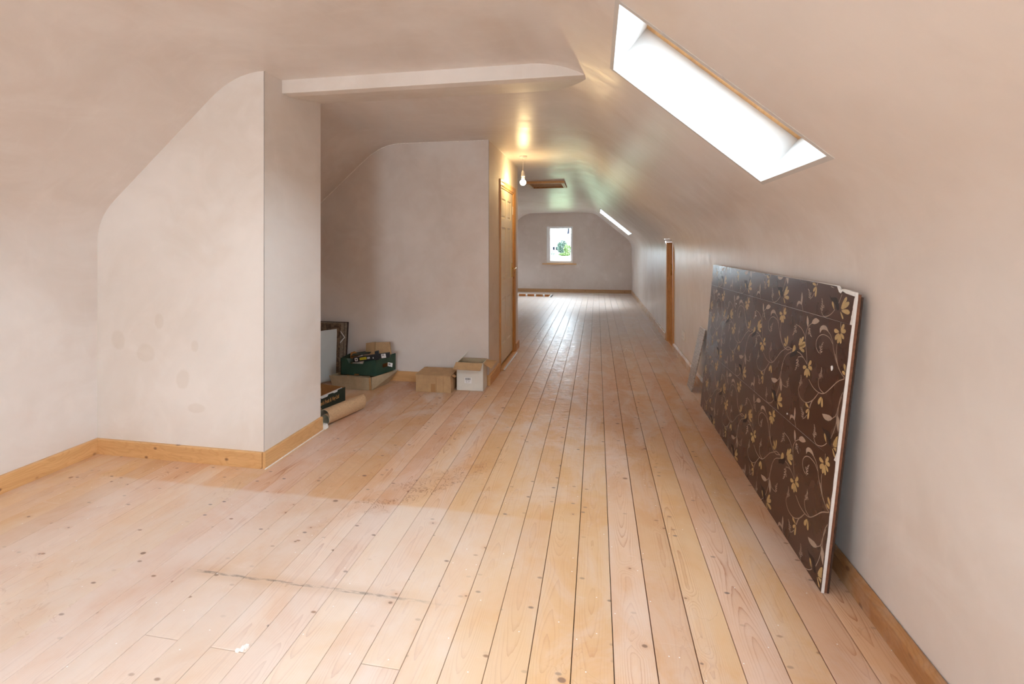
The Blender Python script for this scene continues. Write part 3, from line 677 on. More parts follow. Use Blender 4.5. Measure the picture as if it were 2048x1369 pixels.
MOTIF = json.loads('''[["g",[[209,4918],[128,4942],[33,5008],[-40,5080],[-61,5151],[-40,5210],[22,5222],[88,5190],[148,5106],[198,5002]]],["g",[[190,4887],[109,4861],[-7,4863],[-108,4882],[-165,4929],[-180,4990],[-135,5034],[-63,5045],[34,5009],[133,4951]]],["g",[[202,4842],[169,4775],[97,4702],[23,4650],[-42,4642],[-90,4670],[-91,4726],[-53,4778],[29,4818],[127,4845]]],["g",[[232,4810],[256,4727],[252,4611],[230,4510],[182,4454],[120,4440],[76,4486],[67,4559],[105,4656],[166,4755]]],["g",[[265,4806],[331,4743],[389,4636],[423,4532],[409,4456],[360,4410],[296,4429],[249,4490],[232,4598],[235,4721]]],["g",[[299,4822],[390,4804],[500,4743],[587,4671],[617,4597],[600,4530],[534,4511],[459,4539],[385,4623],[320,4732]]],["g",[[314,4870],[388,4918],[503,4948],[609,4957],[678,4927],[710,4870],[678,4813],[609,4783],[503,4792],[388,4822]]],["S",[[240,5240],[235,5188],[230,5135],[225,5082],[220,5030]],0.0021],["s",[[1860,4560],[1902,4652],[1920,4740],[1868,4822],[1780,4890],[1671,4932],[1550,4950],[1425,4939],[1310,4900],[1209,4815],[1160,4740],[1227,4745],[1340,4770],[1449,4776],[1560,4770],[1662,4749],[1750,4710],[1810,4641]]],["S",[[1180,4750],[1122,4722],[1062,4696],[1005,4667],[950,4630],[898,4584],[849,4531],[802,4472],[760,4410],[726,4344],[699,4274],[670,4200],[630,4120],[576,4031],[513,3934],[446,3838],[380,3750],[317,3671],[253,3597],[188,3529],[120,3470],[48,3422],[-27,3382],[-104,3347],[-180,3310]],0.0021],["S",[[400,4370],[402,4306],[405,4242],[406,4177],[400,4110],[388,4041],[370,3969],[347,3896],[320,3820],[286,3740],[245,3657],[202,3573],[160,3490]],0.0021],["S",[[750,4330],[805,4372],[859,4416],[915,4456],[980,4490],[1056,4516],[1140,4536],[1227,4550],[1310,4560],[1389,4566],[1466,4567],[1543,4562],[1620,4550],[1700,4530],[1782,4504],[1860,4470],[1930,4430],[1993,4380],[2050,4322],[2097,4261],[2130,4200],[2146,4139],[2148,4076],[2138,4015],[2120,3960],[2091,3912],[2051,3869],[2005,3831],[1960,3800],[1916,3778],[1871,3764],[1825,3753],[1780,3740]],0.0021],["S",[[1690,3710],[1698,3774],[1704,3838],[1705,3900],[1699,3961],[1686,4020],[1666,4076],[1637,4131],[1604,4184]],0.0016],["s",[[1698,3772],[1643,3786],[1600,3800],[1563,3819],[1546,3842],[1546,3866],[1567,3876],[1595,3871],[1629,3847],[1661,3814]]],["s",[[1698,3772],[1709,3809],[1720,3838],[1734,3863],[1750,3874],[1766,3873],[1773,3859],[1768,3839],[1751,3817],[1728,3796]]],["s",[[1705,3883],[1654,3896],[1613,3910],[1579,3927],[1563,3949],[1562,3971],[1582,3981],[1609,3976],[1640,3953],[1671,3923]]],["s",[[1705,3883],[1716,3920],[1727,3949],[1741,3974],[1757,3985],[1773,3985],[1780,3970],[1776,3951],[1758,3928],[1735,3907]]],["s",[[1694,3989],[1646,4002],[1608,4014],[1576,4031],[1561,4051],[1561,4072],[1579,4081],[1604,4076],[1634,4055],[1662,4027]]],["s",[[1660,4089],[1615,4101],[1580,4113],[1550,4128],[1536,4147],[1536,4166],[1553,4174],[1576,4170],[1603,4151],[1630,4124]]],["s",[[1610,4175],[1568,4186],[1535,4197],[1508,4211],[1495,4229],[1495,4247],[1511,4255],[1532,4251],[1557,4232],[1582,4208]]],["S",[[1653,3849],[1690,3882],[1718,3917],[1716,3959],[1713,3999],[1739,4025],[1771,4038],[1801,4031],[1824,4014],[1831,3991],[1828,3968],[1815,3957],[1799,3950]],0.0016],["s",[[3060,4630],[3138,4717],[3200,4820],[3223,4993],[3210,5130],[3140,5112],[3060,5030],[3011,4931],[2990,4820],[3016,4724]]],["S",[[3060,4630],[3097,4567],[3137,4508],[3171,4442],[3190,4360],[3191,4254],[3179,4132],[3157,4004],[3130,3880],[3094,3762],[3049,3644],[3002,3530],[2960,3420],[2925,3318],[2892,3221],[2862,3126],[2830,3030]],0.0021],["S",[[3000,4680],[2968,4702],[2937,4725],[2905,4747],[2870,4770],[2830,4792],[2787,4815],[2743,4838],[2700,4860]],0.0021],["s",[[2700,4860],[2673,4942],[2620,5020],[2491,5101],[2330,5150],[2123,5123],[1990,5060],[2104,4977],[2290,4900],[2413,4870],[2520,4860],[2613,4857]]],["S",[[2960,4670],[2941,4612],[2921,4556],[2897,4503],[2869,4453],[2834,4409],[2794,4368],[2748,4334],[2699,4301]],0.0016],["s",[[2942,4614],[2894,4593],[2854,4578],[2816,4571],[2790,4578],[2776,4595],[2785,4615],[2809,4628],[2848,4629],[2890,4624]]],["s",[[2942,4614],[2958,4582],[2969,4555],[2975,4529],[2971,4511],[2960,4501],[2946,4507],[2937,4523],[2934,4549],[2937,4579]]],["s",[[2904,4517],[2859,4497],[2821,4483],[2786,4476],[2761,4482],[2748,4499],[2757,4517],[2779,4529],[2816,4531],[2856,4526]]],["s",[[2904,4517],[2920,4485],[2931,4457],[2937,4432],[2933,4413],[2922,4404],[2908,4410],[2899,4426],[2897,4452],[2899,4481]]],["s",[[2853,4431],[2811,4412],[2775,4399],[2742,4393],[2719,4399],[2707,4414],[2715,4431],[2736,4442],[2770,4444],[2807,4440]]],["s",[[2784,4360],[2745,4342],[2712,4330],[2681,4324],[2660,4330],[2648,4344],[2656,4360],[2675,4370],[2707,4372],[2742,4368]]],["s",[[2707,4306],[2671,4290],[2640,4279],[2612,4273],[2592,4278],[2581,4291],[2588,4306],[2606,4316],[2636,4318],[2668,4314]]],["S",[[2873,4567],[2891,4524],[2902,4483],[2883,4448],[2865,4416],[2876,4383],[2899,4359],[2927,4353],[2953,4359],[2968,4376],[2975,4396],[2968,4410],[2957,4423]],0.0016],["S",[[4300,4590],[4167,4576],[4032,4563],[3901,4547],[3780,4520],[3669,4480],[3566,4431],[3472,4377],[3390,4320],[3323,4261],[3269,4198],[3221,4134],[3170,4070]],0.0021],["S",[[4300,4600],[4304,4526],[4310,4453],[4321,4382],[4339,4315],[4366,4251],[4400,4192],[4444,4136],[4491,4082]],0.0016],["s",[[4303,4529],[4368,4524],[4420,4516],[4465,4502],[4489,4479],[4494,4453],[4472,4437],[4439,4437],[4396,4458],[4353,4488]]],["s",[[4303,4529],[4298,4485],[4292,4449],[4281,4419],[4265,4403],[4247,4400],[4236,4416],[4237,4438],[4252,4467],[4274,4496]]],["s",[[4317,4402],[4378,4397],[4427,4390],[4469,4377],[4491,4355],[4496,4331],[4475,4316],[4444,4316],[4405,4335],[4364,4364]]],["s",[[4317,4402],[4312,4358],[4306,4322],[4295,4292],[4279,4276],[4261,4273],[4250,4289],[4251,4311],[4266,4340],[4288,4369]]],["s",[[4351,4284],[4407,4280],[4453,4273],[4492,4261],[4513,4241],[4518,4217],[4499,4204],[4470,4204],[4432,4222],[4395,4248]]],["s",[[4410,4178],[4462,4174],[4504,4168],[4541,4156],[4561,4138],[4565,4116],[4547,4103],[4520,4103],[4485,4120],[4450,4145]]],["s",[[4483,4091],[4532,4087],[4571,4081],[4605,4071],[4624,4053],[4627,4033],[4611,4021],[4586,4021],[4554,4037],[4521,4060]]],["S",[[4370,4450],[4335,4406],[4310,4361],[4320,4313],[4331,4270],[4308,4235],[4274,4214],[4239,4215],[4210,4230],[4197,4255],[4196,4281],[4208,4296],[4225,4308]],0.0016],["g",[[2750,2976],[2658,2992],[2546,3050],[2457,3119],[2425,3193],[2440,3260],[2506,3281],[2582,3255],[2658,3173],[2726,3066]]],["g",[[2733,2933],[2654,2886],[2533,2859],[2422,2855],[2351,2890],[2320,2950],[2356,3008],[2429,3036],[2539,3023],[2658,2986]]],["g",[[2758,2882],[2745,2797],[2693,2692],[2630,2608],[2563,2577],[2500,2590],[2479,2651],[2502,2721],[2577,2794],[2675,2859]]],["g",[[2794,2863],[2838,2782],[2860,2659],[2860,2548],[2822,2479],[2760,2450],[2704,2489],[2678,2563],[2696,2673],[2738,2790]]],["g",[[2832,2868],[2915,2822],[3001,2727],[3063,2630],[3068,2549],[3030,2490],[2960,2493],[2896,2543],[2852,2649],[2823,2774]]],["g",[[2862,2912],[2946,2937],[3064,2933],[3168,2912],[3225,2863],[3240,2800],[3193,2755],[3119,2745],[3020,2784],[2918,2845]]],["S",[[2830,3030],[2907,3073],[2984,3117],[3062,3158],[3140,3190],[3219,3214],[3298,3231],[3378,3240],[3460,3240],[3544,3227],[3629,3204],[3715,3176],[3800,3150]],0.0021],["S",[[3820,3130],[3810,3052],[3803,2975],[3802,2900],[3809,2827],[3825,2756],[3849,2688],[3884,2622],[3924,2557]],0.0016],["s",[[3810,3055],[3876,3039],[3929,3021],[3973,2998],[3994,2970],[3994,2942],[3969,2929],[3934,2935],[3894,2965],[3855,3004]]],["s",[[3810,3055],[3797,3011],[3784,2975],[3767,2945],[3748,2932],[3728,2932],[3720,2950],[3725,2974],[3746,3000],[3774,3026]]],["s",[[3802,2921],[3863,2905],[3913,2889],[3954,2867],[3974,2841],[3974,2814],[3950,2803],[3918,2808],[3880,2836],[3843,2873]]],["s",[[3802,2921],[3789,2876],[3775,2841],[3759,2811],[3739,2797],[3719,2798],[3711,2816],[3716,2839],[3738,2866],[3765,2892]]],["s",[[3815,2792],[3873,2778],[3919,2762],[3958,2742],[3976,2718],[3976,2693],[3954,2682],[3924,2687],[3888,2713],[3854,2747]]],["s",[[3857,2671],[3910,2658],[3953,2644],[3989,2625],[4006,2602],[4006,2579],[3985,2569],[3958,2574],[3925,2598],[3893,2630]]],["s",[[3917,2568],[3967,2555],[4007,2542],[4040,2524],[4056,2503],[4056,2481],[4037,2472],[4011,2477],[3980,2499],[3951,2529]]],["S",[[3865,2962],[3821,2922],[3786,2880],[3789,2829],[3792,2781],[3761,2749],[3722,2733],[3686,2742],[3659,2763],[3650,2791],[3654,2818],[3669,2831],[3689,2840]],0.0016],["S",[[3950,3370],[3864,3368],[3779,3367],[3692,3363],[3600,3350],[3501,3324],[3396,3290],[3290,3251],[3190,3210],[3096,3168],[3007,3122],[2919,3076],[2830,3030]],0.0021],["g",[[4510,3230],[4359,3289],[4244,3348],[4160,3422],[4147,3507],[4190,3590],[4278,3623],[4361,3600],[4424,3508],[4469,3387]]],["g",[[3862,3654],[3800,3715],[3732,3822],[3680,3925],[3669,4003],[3690,4050],[3739,4033],[3788,3972],[3828,3864],[3860,3741]]],["g",[[3817,3670],[3697,3728],[3544,3849],[3418,3974],[3363,4081],[3370,4160],[3450,4160],[3551,4095],[3664,3958],[3771,3794]]],["g",[[3792,3638],[3658,3647],[3469,3703],[3304,3773],[3213,3853],[3190,3930],[3265,3959],[3384,3937],[3541,3851],[3702,3737]]],["g",[[3785,3622],[3650,3611],[3453,3638],[3278,3682],[3175,3747],[3140,3820],[3210,3861],[3332,3857],[3502,3795],[3680,3707]]],["g",[[3793,3580],[3688,3525],[3518,3479],[3360,3455],[3254,3472],[3200,3520],[3243,3577],[3344,3616],[3503,3624],[3678,3613]]],["d",[[4660,2940],[4711,3007],[4720,3080],[4611,3169],[4450,3260],[4266,3338],[4100,3410],[4021,3500],[3980,3550],[3935,3489],[3930,3380],[4009,3254],[4130,3140],[4267,3092],[4410,3060],[4537,3002]]],["S",[[4570,3230],[4708,3174],[4849,3120],[4984,3063],[5100,3000],[5194,2930],[5271,2856],[5337,2776],[5400,2690],[5461,2597],[5516,2498],[5564,2393],[5600,2280],[5623,2152],[5635,2012],[5639,1876],[5640,1760],[5636,1673],[5625,1605],[5612,1544],[5600,1480]],0.0021],["s",[[6860,1400],[6787,1326],[6690,1270],[6519,1255],[6330,1280],[6136,1372],[6020,1470],[6094,1520],[6280,1530],[6550,1477]]],["S",[[6070,1460],[5990,1516],[5907,1572],[5830,1629],[5770,1690],[5736,1751],[5720,1811],[5707,1881],[5680,1970],[5634,2085],[5578,2219],[5518,2362],[5460,2500]],0.0021],["s",[[5670,1750],[5702,1579],[5700,1410],[5586,1210],[5460,1090],[5398,1203],[5390,1390],[5475,1538],[5580,1660],[5631,1716]]],["S",[[5600,1690],[5530,1624],[5463,1554],[5389,1492],[5300,1450],[5189,1437],[5062,1444],[4930,1459],[4800,1470]],0.0021],["S",[[4750,1460],[4763,1519],[4773,1578],[4779,1636],[4779,1694],[4772,1749],[4757,1804],[4735,1857],[4708,1910]],0.0016],["s",[[4762,1517],[4713,1534],[4673,1551],[4640,1572],[4626,1595],[4628,1617],[4649,1625],[4675,1618],[4704,1593],[4732,1560]]],["s",[[4762,1517],[4776,1551],[4788,1577],[4803,1599],[4819,1608],[4834,1606],[4839,1592],[4834,1574],[4816,1555],[4792,1537]]],["s",[[4778,1620],[4732,1637],[4694,1653],[4664,1672],[4651,1694],[4652,1714],[4672,1722],[4696,1715],[4723,1691],[4749,1660]]],["s",[[4778,1620],[4791,1654],[4804,1681],[4819,1702],[4835,1712],[4850,1710],[4855,1696],[4850,1678],[4832,1658],[4808,1640]]],["s",[[4777,1721],[4733,1736],[4698,1751],[4670,1769],[4657,1789],[4659,1808],[4677,1815],[4700,1809],[4725,1787],[4750,1758]]],["s",[[4753,1817],[4712,1831],[4680,1845],[4653,1862],[4642,1881],[4643,1899],[4660,1905],[4681,1899],[4705,1879],[4728,1852]]],["s",[[4713,1901],[4675,1915],[4645,1927],[4621,1943],[4610,1961],[4611,1977],[4627,1983],[4647,1978],[4669,1959],[4690,1934]]],["S",[[4727,1593],[4764,1621],[4793,1651],[4795,1691],[4795,1728],[4821,1750],[4852,1760],[4880,1751],[4900,1733],[4904,1711],[4900,1690],[4887,1681],[4871,1675]],0.0016],["S",[[5320,3240],[5252,3278],[5187,3319],[5116,3355],[5030,3380],[4923,3390],[4802,3389],[4674,3383],[4550,3380]],0.0021],["S",[[5320,3240],[5244,3237],[5169,3231],[5092,3230],[5010,3240],[4922,3265],[4829,3301],[4734,3342],[4640,3380]],0.0021],["g",[[5211,3385],[5289,3432],[5388,3467],[5482,3485],[5546,3470],[5580,3430],[5557,3383],[5498,3353],[5403,3348],[5297,3358]]],["g",[[5203,3417],[5236,3520],[5298,3632],[5367,3722],[5438,3759],[5500,3750],[5516,3689],[5487,3615],[5405,3535],[5302,3462]]],["g",[[5169,3433],[5120,3538],[5087,3670],[5076,3792],[5105,3872],[5160,3910],[5217,3874],[5248,3795],[5242,3673],[5214,3540]]],["S",[[5320,3240],[5394,3260],[5467,3278],[5541,3301],[5620,3340],[5707,3400],[5800,3476],[5890,3558],[5970,3640],[6034,3720],[6088,3803],[6138,3887],[6190,3970]],0.0021],["S",[[5320,3240],[5461,3170],[5603,3102],[5744,3031],[5880,2950],[6012,2854],[6142,2746],[6268,2638],[6390,2540],[6506,2450],[6618,2365],[6728,2290],[6840,2230],[6953,2188],[7066,2161],[7181,2146],[7300,2140],[7427,2143],[7561,2156],[7694,2178],[7820,2210],[7937,2254],[8049,2311],[8159,2371],[8270,2430]],0.0021],["S",[[6840,2230],[6943,2247],[7050,2262],[7149,2282],[7230,2310],[7287,2351],[7328,2402],[7357,2456],[7380,2510],[7394,2562],[7398,2614],[7398,2667],[7400,2720]],0.0021],["S",[[7350,2690],[7311,2736],[7274,2784],[7241,2832],[7214,2883],[7195,2935],[7182,2990],[7177,3048],[7176,3107]],0.0016],["s",[[7312,2735],[7320,2787],[7328,2829],[7342,2865],[7362,2883],[7384,2886],[7396,2868],[7394,2841],[7375,2807],[7348,2773]]],["s",[[7312,2735],[7276,2738],[7247,2743],[7222,2752],[7209,2765],[7207,2780],[7219,2788],[7238,2788],[7261,2776],[7285,2758]]],["s",[[7250,2818],[7257,2867],[7265,2907],[7278,2941],[7296,2958],[7317,2961],[7328,2943],[7326,2918],[7309,2886],[7283,2855]]],["s",[[7250,2818],[7214,2822],[7185,2827],[7160,2836],[7147,2849],[7144,2864],[7157,2872],[7175,2872],[7199,2859],[7222,2842]]],["s",[[7204,2908],[7210,2953],[7218,2990],[7230,3022],[7248,3038],[7267,3040],[7277,3024],[7276,3000],[7259,2971],[7235,2942]]],["s",[[7180,3004],[7186,3046],[7193,3081],[7204,3110],[7221,3125],[7238,3127],[7248,3112],[7247,3090],[7231,3063],[7209,3035]]],["s",[[7175,3097],[7181,3137],[7188,3168],[7198,3196],[7213,3210],[7230,3212],[7239,3198],[7237,3177],[7223,3152],[7202,3126]]],["S",[[7308,2818],[7263,2825],[7223,2838],[7202,2873],[7184,2905],[7151,2913],[7119,2907],[7099,2886],[7090,2861],[7096,2839],[7110,2823],[7125,2820],[7142,2823]],0.0016],["S",[[7300,2120],[7398,2018],[7492,1915],[7593,1814],[7710,1720],[7851,1626],[8009,1534],[8172,1454],[8330,1400],[8486,1375],[8644,1374],[8793,1390],[8920,1420],[9026,1468],[9116,1534],[9185,1609],[9230,1680],[9241,1747],[9223,1814],[9194,1882],[9170,1950]],0.0021],["S",[[9120,1900],[9089,1953],[9061,2005],[9038,2059],[9020,2113],[9010,2169],[9007,2225],[9012,2282],[9021,2340]],0.0016],["s",[[9091,1950],[9107,2001],[9123,2041],[9143,2074],[9165,2088],[9187,2087],[9196,2067],[9190,2041],[9165,2011],[9133,1982]]],["s",[[9091,1950],[9056,1960],[9028,1970],[9005,1983],[8994,1998],[8995,2013],[9008,2020],[9026,2016],[9047,2000],[9068,1978]]],["s",[[9044,2044],[9059,2091],[9074,2128],[9092,2159],[9114,2173],[9134,2172],[9142,2153],[9136,2128],[9113,2100],[9083,2074]]],["s",[[9044,2044],[9009,2054],[8981,2064],[8958,2076],[8947,2092],[8947,2107],[8961,2113],[8979,2109],[9000,2093],[9021,2072]]],["s",[[9014,2140],[9028,2184],[9042,2219],[9060,2248],[9080,2261],[9099,2260],[9106,2242],[9101,2219],[9079,2192],[9051,2168]]],["s",[[9007,2239],[9020,2279],[9033,2312],[9050,2339],[9068,2351],[9086,2350],[9093,2333],[9088,2312],[9068,2288],[9041,2265]]],["s",[[9019,2331],[9031,2369],[9043,2399],[9058,2425],[9075,2436],[9092,2435],[9098,2419],[9094,2399],[9075,2377],[9050,2355]]],["S",[[9101,2034],[9057,2049],[9020,2068],[9006,2106],[8994,2141],[8963,2154],[8930,2154],[8907,2137],[8893,2113],[8896,2091],[8907,2072],[8921,2067],[8938,2067]],0.0016],["g",[[7016,2036],[7106,2002],[7210,1914],[7289,1820],[7309,1736],[7280,1670],[7208,1664],[7134,1709],[7071,1813],[7020,1940]]],["g",[[6962,2029],[7002,1954],[7019,1833],[7016,1724],[6978,1657],[6920,1630],[6869,1669],[6846,1742],[6866,1850],[6908,1964]]],["S",[[7300,2120],[7432,1991],[7570,1861],[7698,1734],[7800,1620],[7867,1522],[7910,1436],[7942,1354],[7980,1270]],0.0021],["g",[[2333,1259],[2411,1315],[2513,1362],[2611,1390],[2680,1379],[2720,1340],[2699,1288],[2640,1251],[2540,1237],[2427,1239]]],["g",[[2322,1222],[2411,1195],[2507,1143],[2585,1083],[2617,1023],[2610,970],[2558,956],[2494,980],[2425,1049],[2361,1137]]],["g",[[2298,1200],[2359,1107],[2407,987],[2433,873],[2417,793],[2370,750],[2312,777],[2271,847],[2261,963],[2269,1093]]],["S",[[2300,1260],[2279,1315],[2258,1371],[2236,1426],[2210,1480],[2179,1531],[2143,1581],[2106,1630],[2070,1680]],0.0021],["S",[[2470,910],[2518,860],[2566,809],[2614,760],[2660,720],[2704,690],[2746,669],[2788,650],[2830,630]],0.0021],["S",[[2840,590],[2846,650],[2854,710],[2867,767],[2884,821],[2909,872],[2939,919],[2977,963],[3018,1005]],0.0016],["s",[[2846,648],[2888,679],[2925,702],[2960,717],[2988,716],[3005,702],[2999,680],[2979,663],[2941,653],[2899,649]]],["s",[[2846,648],[2824,676],[2807,701],[2796,725],[2796,743],[2805,755],[2820,752],[2832,739],[2840,713],[2844,684]]],["s",[[2863,751],[2903,780],[2937,802],[2970,816],[2996,815],[3012,802],[3007,782],[2987,765],[2952,756],[2912,752]]],["s",[[2863,751],[2840,780],[2824,804],[2812,828],[2813,846],[2822,859],[2837,856],[2849,842],[2857,817],[2861,787]]],["s",[[2895,846],[2932,873],[2964,893],[2996,907],[3019,905],[3034,893],[3030,874],[3012,859],[2979,851],[2941,847]]],["s",[[2948,930],[2982,956],[3012,974],[3041,987],[3063,985],[3077,974],[3073,957],[3056,942],[3026,934],[2991,931]]],["s",[[3011,998],[3044,1022],[3071,1039],[3098,1051],[3119,1050],[3132,1039],[3128,1023],[3112,1010],[3084,1002],[3051,999]]],["S",[[2903,709],[2877,747],[2858,785],[2869,823],[2880,859],[2862,888],[2835,907],[2807,907],[2782,896],[2771,876],[2769,855],[2778,842],[2791,832]],0.0016],["S",[[1680,180],[1626,137],[1574,91],[1518,52],[1450,30],[1363,30],[1264,46],[1162,72],[1070,100],[989,132],[913,169],[843,210],[780,250],[725,289],[679,329],[635,370],[590,410]],0.0021],["S",[[1690,160],[1667,223],[1646,287],[1631,350],[1622,413],[1621,475],[1629,537],[1646,599],[1666,661]],0.0016],["s",[[1668,221],[1695,273],[1720,313],[1748,346],[1776,357],[1800,352],[1805,328],[1793,300],[1761,273],[1720,248]]],["s",[[1668,221],[1631,238],[1603,255],[1580,273],[1571,292],[1575,308],[1591,312],[1610,305],[1630,283],[1648,256]]],["s",[[1634,332],[1660,381],[1683,419],[1710,449],[1736,460],[1758,455],[1763,433],[1752,407],[1721,381],[1683,357]]],["s",[[1634,332],[1598,349],[1570,366],[1547,384],[1538,403],[1541,419],[1557,424],[1576,416],[1596,394],[1614,367]]],["s",[[1620,443],[1644,488],[1666,524],[1691,552],[1715,562],[1736,557],[1741,537],[1730,512],[1702,488],[1666,466]]],["s",[[1632,552],[1654,594],[1675,628],[1698,654],[1720,663],[1740,659],[1744,640],[1734,617],[1708,594],[1674,574]]],["s",[[1662,651],[1683,690],[1702,721],[1724,746],[1745,755],[1763,751],[1767,732],[1758,712],[1733,690],[1702,672]]],["S",[[1695,310],[1650,335],[1613,363],[1605,407],[1599,448],[1567,468],[1531,474],[1502,460],[1483,437],[1481,412],[1490,390],[1505,382],[1523,378]],0.0016],["g",[[620,400],[654,516],[688,608],[733,683],[787,715],[840,710],[863,661],[850,600],[794,533],[718,470]]],["d",[[1120,960],[1038,901],[940,860],[793,878],[640,900],[522,890],[420,830],[304,649],[240,470],[316,411],[430,420],[494,501],[560,600],[656,657],[760,700],[862,729],[960,770],[1042,857]]],["g",[[5836,508],[5723,566],[5583,686],[5471,809],[5426,913],[5440,990],[5518,988],[5612,925],[5711,790],[5801,630]]],["g",[[5808,483],[5676,498],[5494,564],[5337,643],[5255,729],[5240,810],[5317,837],[5433,810],[5580,714],[5728,590]]],["g",[[5795,431],[5674,381],[5486,350],[5314,343],[5202,378],[5150,440],[5203,501],[5316,532],[5489,521],[5676,485]]],["g",[[5858,388],[5831,319],[5769,231],[5704,158],[5646,126],[5600,130],[5596,176],[5628,234],[5701,299],[5789,361]]],["S",[[310,700],[258,796],[206,892],[155,989],[110,1090],[67,1202],[27,1322],[-5,1436],[-20,1530],[-13,1597],[11,1645],[42,1686],[70,1730]],0.0021],["s",[[4180,80],[4183,191],[4170,290],[4116,364],[4030,410],[3899,416],[3770,390],[3676,316],[3640,250],[3719,269],[3840,300],[3944,289],[4040,250],[4114,173]]],["s",[[3640,240],[3721,321],[3780,430],[3777,666],[3740,850],[3671,785],[3610,620],[3615,439]]],["S",[[3640,270],[3600,205],[3560,140],[3520,75],[3480,10]],0.0021]]''')
# ================================================================== things
M['card'] = card_mat('brown_cardboard', srgb(186, 152, 112))
M['card_in'] = card_mat('cardboard_inside', srgb(178, 140, 98))
M['card_pale'] = card_mat('greyish_cardboard', srgb(182, 166, 138))
M['card_white'] = card_mat('white_faced_cardboard', srgb(222, 220, 212), wear=.03)
M['card_core'] = simple('cardboard_cut_edge', srgb(168, 132, 90), .9, scale=200)
M['tape'] = simple('brown_tape', srgb(168, 126, 80), .35, var=.03)
M['label'] = simple('paper_label', (.84, .84, .84), .6, var=.01)
M['ink'] = simple('black_ink', (.03, .03, .035), .6)
M['green'] = card_mat('green_printed_cardboard', srgb(44, 72, 58), wear=.12, rough=.5)
M['green_dark'] = card_mat('dark_green_printed_cardboard', srgb(34, 50, 42), wear=.12, rough=.5)
M['green_inside'] = card_mat('bare_cardboard_lining', srgb(184, 130, 78))
M['gold_ink'] = simple('pale_orange_print', srgb(206, 158, 98), .6, var=.05)
M['blackp'] = simple('black_card_sleeve', (.018, .018, .022), .4)
M['yellow'] = simple('yellow_print', srgb(214, 200, 40), .5, var=.03)
M['paper'] = simple('crumpled_white_paper', (.75, .73, .70), .8)
M['white_panel'] = simple('pale_glazed_board', srgb(206, 213, 214), .22, var=.01, scale=3)
M['redp'] = simple('red_printed_packet', srgb(150, 40, 30), .5, var=.3)

# ---- pendant light
px, py = -.832, 5.41; zc_ = ceil_z(px, py)
root = empty('pendant_light', (px, py, zc_), label='bare glowing bulb hanging on a short white flex beside the door', cat='light')
MB().lathe([(0, .002), (.047, .002), (.047, -.010), (.040, -.018), (.036, -.026), (.012, -.030), (0, -.030)], seg=28).build('ceiling_rose', M['white'], root, smooth=False)
MB().tube([(0, 0, -.028), (.0015, 0, -.10), (0, 0, -.18)], .0035, 8).build('flex', M['white'], root, smooth=True)
MB().lathe([(0, -.165), (.010, -.168), (.017, -.185), (.0175, -.215), (.021, -.218), (.021, -.232), (.018, -.236), (.018, -.255), (.0, -.256)], seg=20).build('lamp_holder', M['white'], root)
bp = [(.0135, -.250), (.0145, -.262)] + [(.034*math.sin(a), -.300 - .034*math.cos(a)) for a in [math.pi*(.86 - .86*k/12) for k in range(13)]]
blb = MB().lathe([(r, z) for r, z in bp][:-1] + [(0, -.334)], seg=24).build('bulb', emit('lit_bulb', (1.0, .74, .36), 75.0), root, smooth=True)
ld = bpy.data.lights.new('bulb_glow', 'POINT'); ld.energy = BULB_W; ld.color = (1.0, .66, .30); ld.shadow_soft_size = .036
lo = bpy.data.objects.new('bulb_glow', ld); col.objects.link(lo); lo.parent = root; lo.location = (0, 0, -.300)
blb.visible_shadow = True

# ---- loft hatch in the ceiling
hx0, hx1, hy0, hy1 = -1.12, -.50, 7.50, 8.20
hz = min(ceil_z(-.8, 7.5), ceil_z(-.8, 8.2))
root = empty('ceiling_hatch', (hx0, hy0, hz), label='brown wooden loft hatch in the corridor ceiling with side mouldings coloured pale as if lit', cat='hatch')
A_, B_ = hx1-hx0, hy1-hy0
def hb(nm, x0, x1, y0, y1, z0, z1, m, bev=.002): return MB().box(x0, x1, y0, y1, z0, z1).build(nm, m, root, bevel=bev)
hb('hatch_board', .05, A_-.05, .05, B_-.05, -.008, .03, M['pine_dark'])
hb('architrave', 0, A_, 0, .055, -.027, .03, M['pine_x']); hb('architrave', 0, A_, B_-.05, B_, -.022, .03, M['pine_dark'])
for x in (0, A_-.055):
    o = hb('architrave', x, x+.055, .055, B_-.05, -.022, .03, M['pine_y'])
    for k in range(3): MB().box(x+.006+k*.017, x+.016+k*.017, .06, B_-.055, -.030, -.021).build('highlight_bead', M['door_paint'], o, bevel=.002)  # cream beads stand in for highlights on the lit side mouldings

# ---- socket on the low wall
sy = 5.60; xw = XR(sy)
root = empty('wall_socket', (xw, sy, .27), label='white plastic power socket low on the plaster wall before the doorway', cat='socket')
MB().box(-.012, .0, 0, .17, 0, .10).build('faceplate', M['white'], root, bevel=.003)
for k in range(2):
    MB().box(-.0145, -.011, .045+k*.07, .058+k*.07, .06, .078).build('switch', M['white'], root, bevel=.001)
    for dy, dz in ((0, .038), (-.011, .024), (.011, .024)): MB().box(-.0125, -.0115, .05+k*.07+dy-.003, .05+k*.07+dy+.003, dz, dz+.006).build('slot', M['ink'], root)

